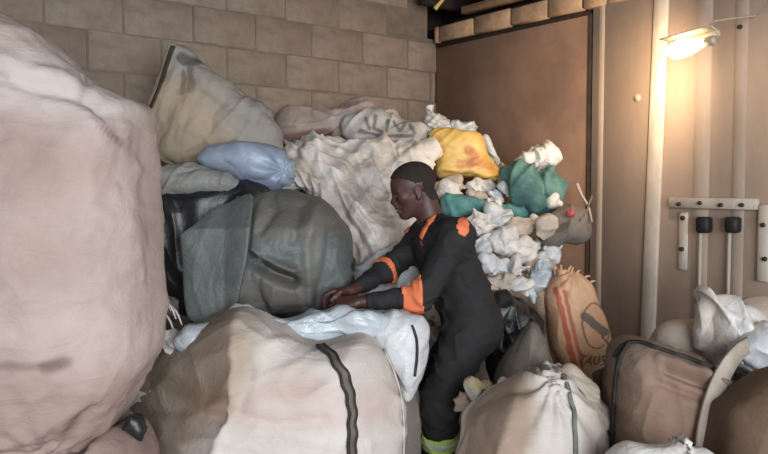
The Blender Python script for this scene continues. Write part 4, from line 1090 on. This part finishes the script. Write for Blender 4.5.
    cv = cv + nr * (amp * (fold * .7 + fold2 * .6) + .004 * noise(cv * 18))[:, None]
    M_over = plain('black_drill', (40, 38, 39), 0.85, scale=6, c2=(32, 31, 33), bump=0.3)
    neckd = np.linalg.norm(np.cross(cv - nb, nrm(H(-.03, 0, -.06) - nb)), axis=1)
    ov = link('overalls', cv, [cq], M_over, root)
    # collar
    ax = nrm(H(-.035, 0, -.06) - nb); s1 = nrm(np.cross(ax, front)); s2 = np.cross(s1, ax)
    an = np.linspace(0, 2 * math.pi, 40, endpoint=False)
    rr = [(.066, .012), (.072, .030), (.071, .054), (.064, .055), (.061, .03), (.058, .012)]
    ring = np.concatenate([nb + ax * h + r * (np.cos(an)[:, None] * s1 + np.sin(an)[:, None] * s2) - front[None] * .0 for r, h in rr])
    i = np.arange(40); j = (i + 1) % 40
    link('collar', ring, [np.concatenate([np.stack([k * 40 + i, k * 40 + j, ((k + 1) % 6) * 40 + j, ((k + 1) % 6) * 40 + i], 1) for k in range(6)])], M_over, root)
    # orange patches and bands
    M_or = plain('orange_fabric', (236, 132, 88), 0.7, scale=14, c2=(222, 116, 74))
    def band(name, a, b, t0, t1, mat, rmax=.11, par=ov, off=.005):
        ab = b - a; t = ((cv - a) @ ab) / (ab @ ab); d = np.linalg.norm(cv - a - t[:, None] * ab, axis=1)
        return shell(name, cv, cq, (t > t0) & (t < t1) & (d < rmax), off, .007, mat, par)
    band('orange_band', J['lel'], J['lwr'], -.03, .30, M_or, .09)
    band('orange_band', J['rel'], J['rwr'], -.03, .12, M_or, .085)
    b1 = bvh_of(cv, cq)
    def patch(name, line, w, mat):
        pts, nn = [], []
        for x, y in catmull(line, 24, closed=False):
            d = nrm(P1(x, y, 1.0) - CAM); h = b1.ray_cast(Vector(CAM), Vector(d))
            if h[0] is None: continue
            pts.append(np.array(h[0])); nn.append(np.array(h[1]))
        return ribbon(name, np.array(pts), np.array(nn), w, .004, mat, ov, lift=.003)
    patch('shoulder_flash', [(434, 216), (430, 222), (425, 230), (421, 238)], .030, M_or)
    patch('shoulder_flash', [(410, 225), (408, 229), (406, 233)], .026, M_or)
    # rounded badge at the back of the left shoulder
    cpt = J['lsh'] + P1(464, 227, 3.10) * 0
    bd = nrm(P1(463, 227, 1.0) - CAM); h = b1.ray_cast(Vector(CAM), Vector(bd))
    if h[0] is None: h = b1.find_nearest(Vector(P1(462, 228, 3.1)))
    c0 = np.array(h[0])
    dx = (cv - c0) @ nrm(RGT); dz = (cv - c0) @ UPV
    shell('orange_patch', cv, cq, (np.hypot(dx / .028, dz / .040) < 1) & (np.linalg.norm(cv - c0, axis=1) < .07), .005, .007, M_or, ov)
    patch('pocket_flap', [(421, 241), (423, 246)], .012, plain('red_tag', (150, 60, 52)))
    # hi-vis bands below the knees
    M_lime = plain('lime_fabric', (196, 226, 120), 0.6, scale=20, c2=(182, 214, 108)); M_sil = plain('silver_tape', (222, 232, 214), 0.35, .1, scale=20)
    for a, dz in (('l', 0), ('r', .03)):
        k, an_ = J[a + 'kn'], J[a + 'an']; z0 = .415 + dz; L = k[2] - an_[2]; tc = (k[2] - z0) / L
        hb = band('hi_vis_band', k, an_, tc - .034 / L, tc + .034 / L, M_lime, .12, off=.005)
        band('reflective_tape', k, an_, tc - .013 / L, tc + .013 / L, M_sil, .12, ov, off=.009)
    # belt line and leg seam
    # boots
    M_boot = plain('work_boot', (40, 34, 30), .7, scale=14)
    for a in 'lr':
        F = Field(J[a + 'an'] - np.array([.26, .12, .115]), J[a + 'an'] + np.array([.12, .12, .16]), .006)
        an_ = J[a + 'an']; d = nrm([-.95, -.1 if a == 'l' else .05, 0])
        F.cone(an_ + Z * .09, an_ - Z * .03, .056, .05, .02); F.cone(an_ - Z * .048 + d * -.02, an_ - Z * .055 + d * .15, .045, .042, .03); F.ell(an_ + d * .13 - Z * .058, (.07, .047, .04), np.stack([d, np.cross(Z, d), Z]), .02)
        sl, axs = F._box(F.lo, F.lo + F.n * F.res)
        F.f = np.maximum(F.f, (0.006 - axs[2])[None, None, :].astype(np.float32))
        bv, bq = F.mesh(1); bv[:, 2] = np.maximum(bv[:, 2], .004)
        bo = link('boot', bv, [bq], M_boot, root)
        sole = np.array([[math.cos(t), math.sin(t)] for t in np.linspace(0, 2 * math.pi, 28, endpoint=False)])
        ce_ = an_ + d * .055; sd = np.cross(Z, d)
        pr = [(1.0, .002), (1.0, .022), (.2, .022), (.2, .002)]
        vv = np.concatenate([np.array([*(ce_ + d * x * .15 * s_ + sd * y * .053 * s_)[:2], z_]) [None] for s_, z_ in pr for x, y in sole])
        i = np.arange(28); j = (i + 1) % 28
        link('sole', vv, [np.concatenate([np.stack([k * 28 + i, k * 28 + j, ((k + 1) % 4) * 28 + j, ((k + 1) % 4) * 28 + i], 1) for k in range(4)])], M_black, bo)
def bvh_of(v, q):
    return BVHTree.FromPolygons([tuple(r) for r in v], [tuple(int(z) for z in r) for r in q])
man()
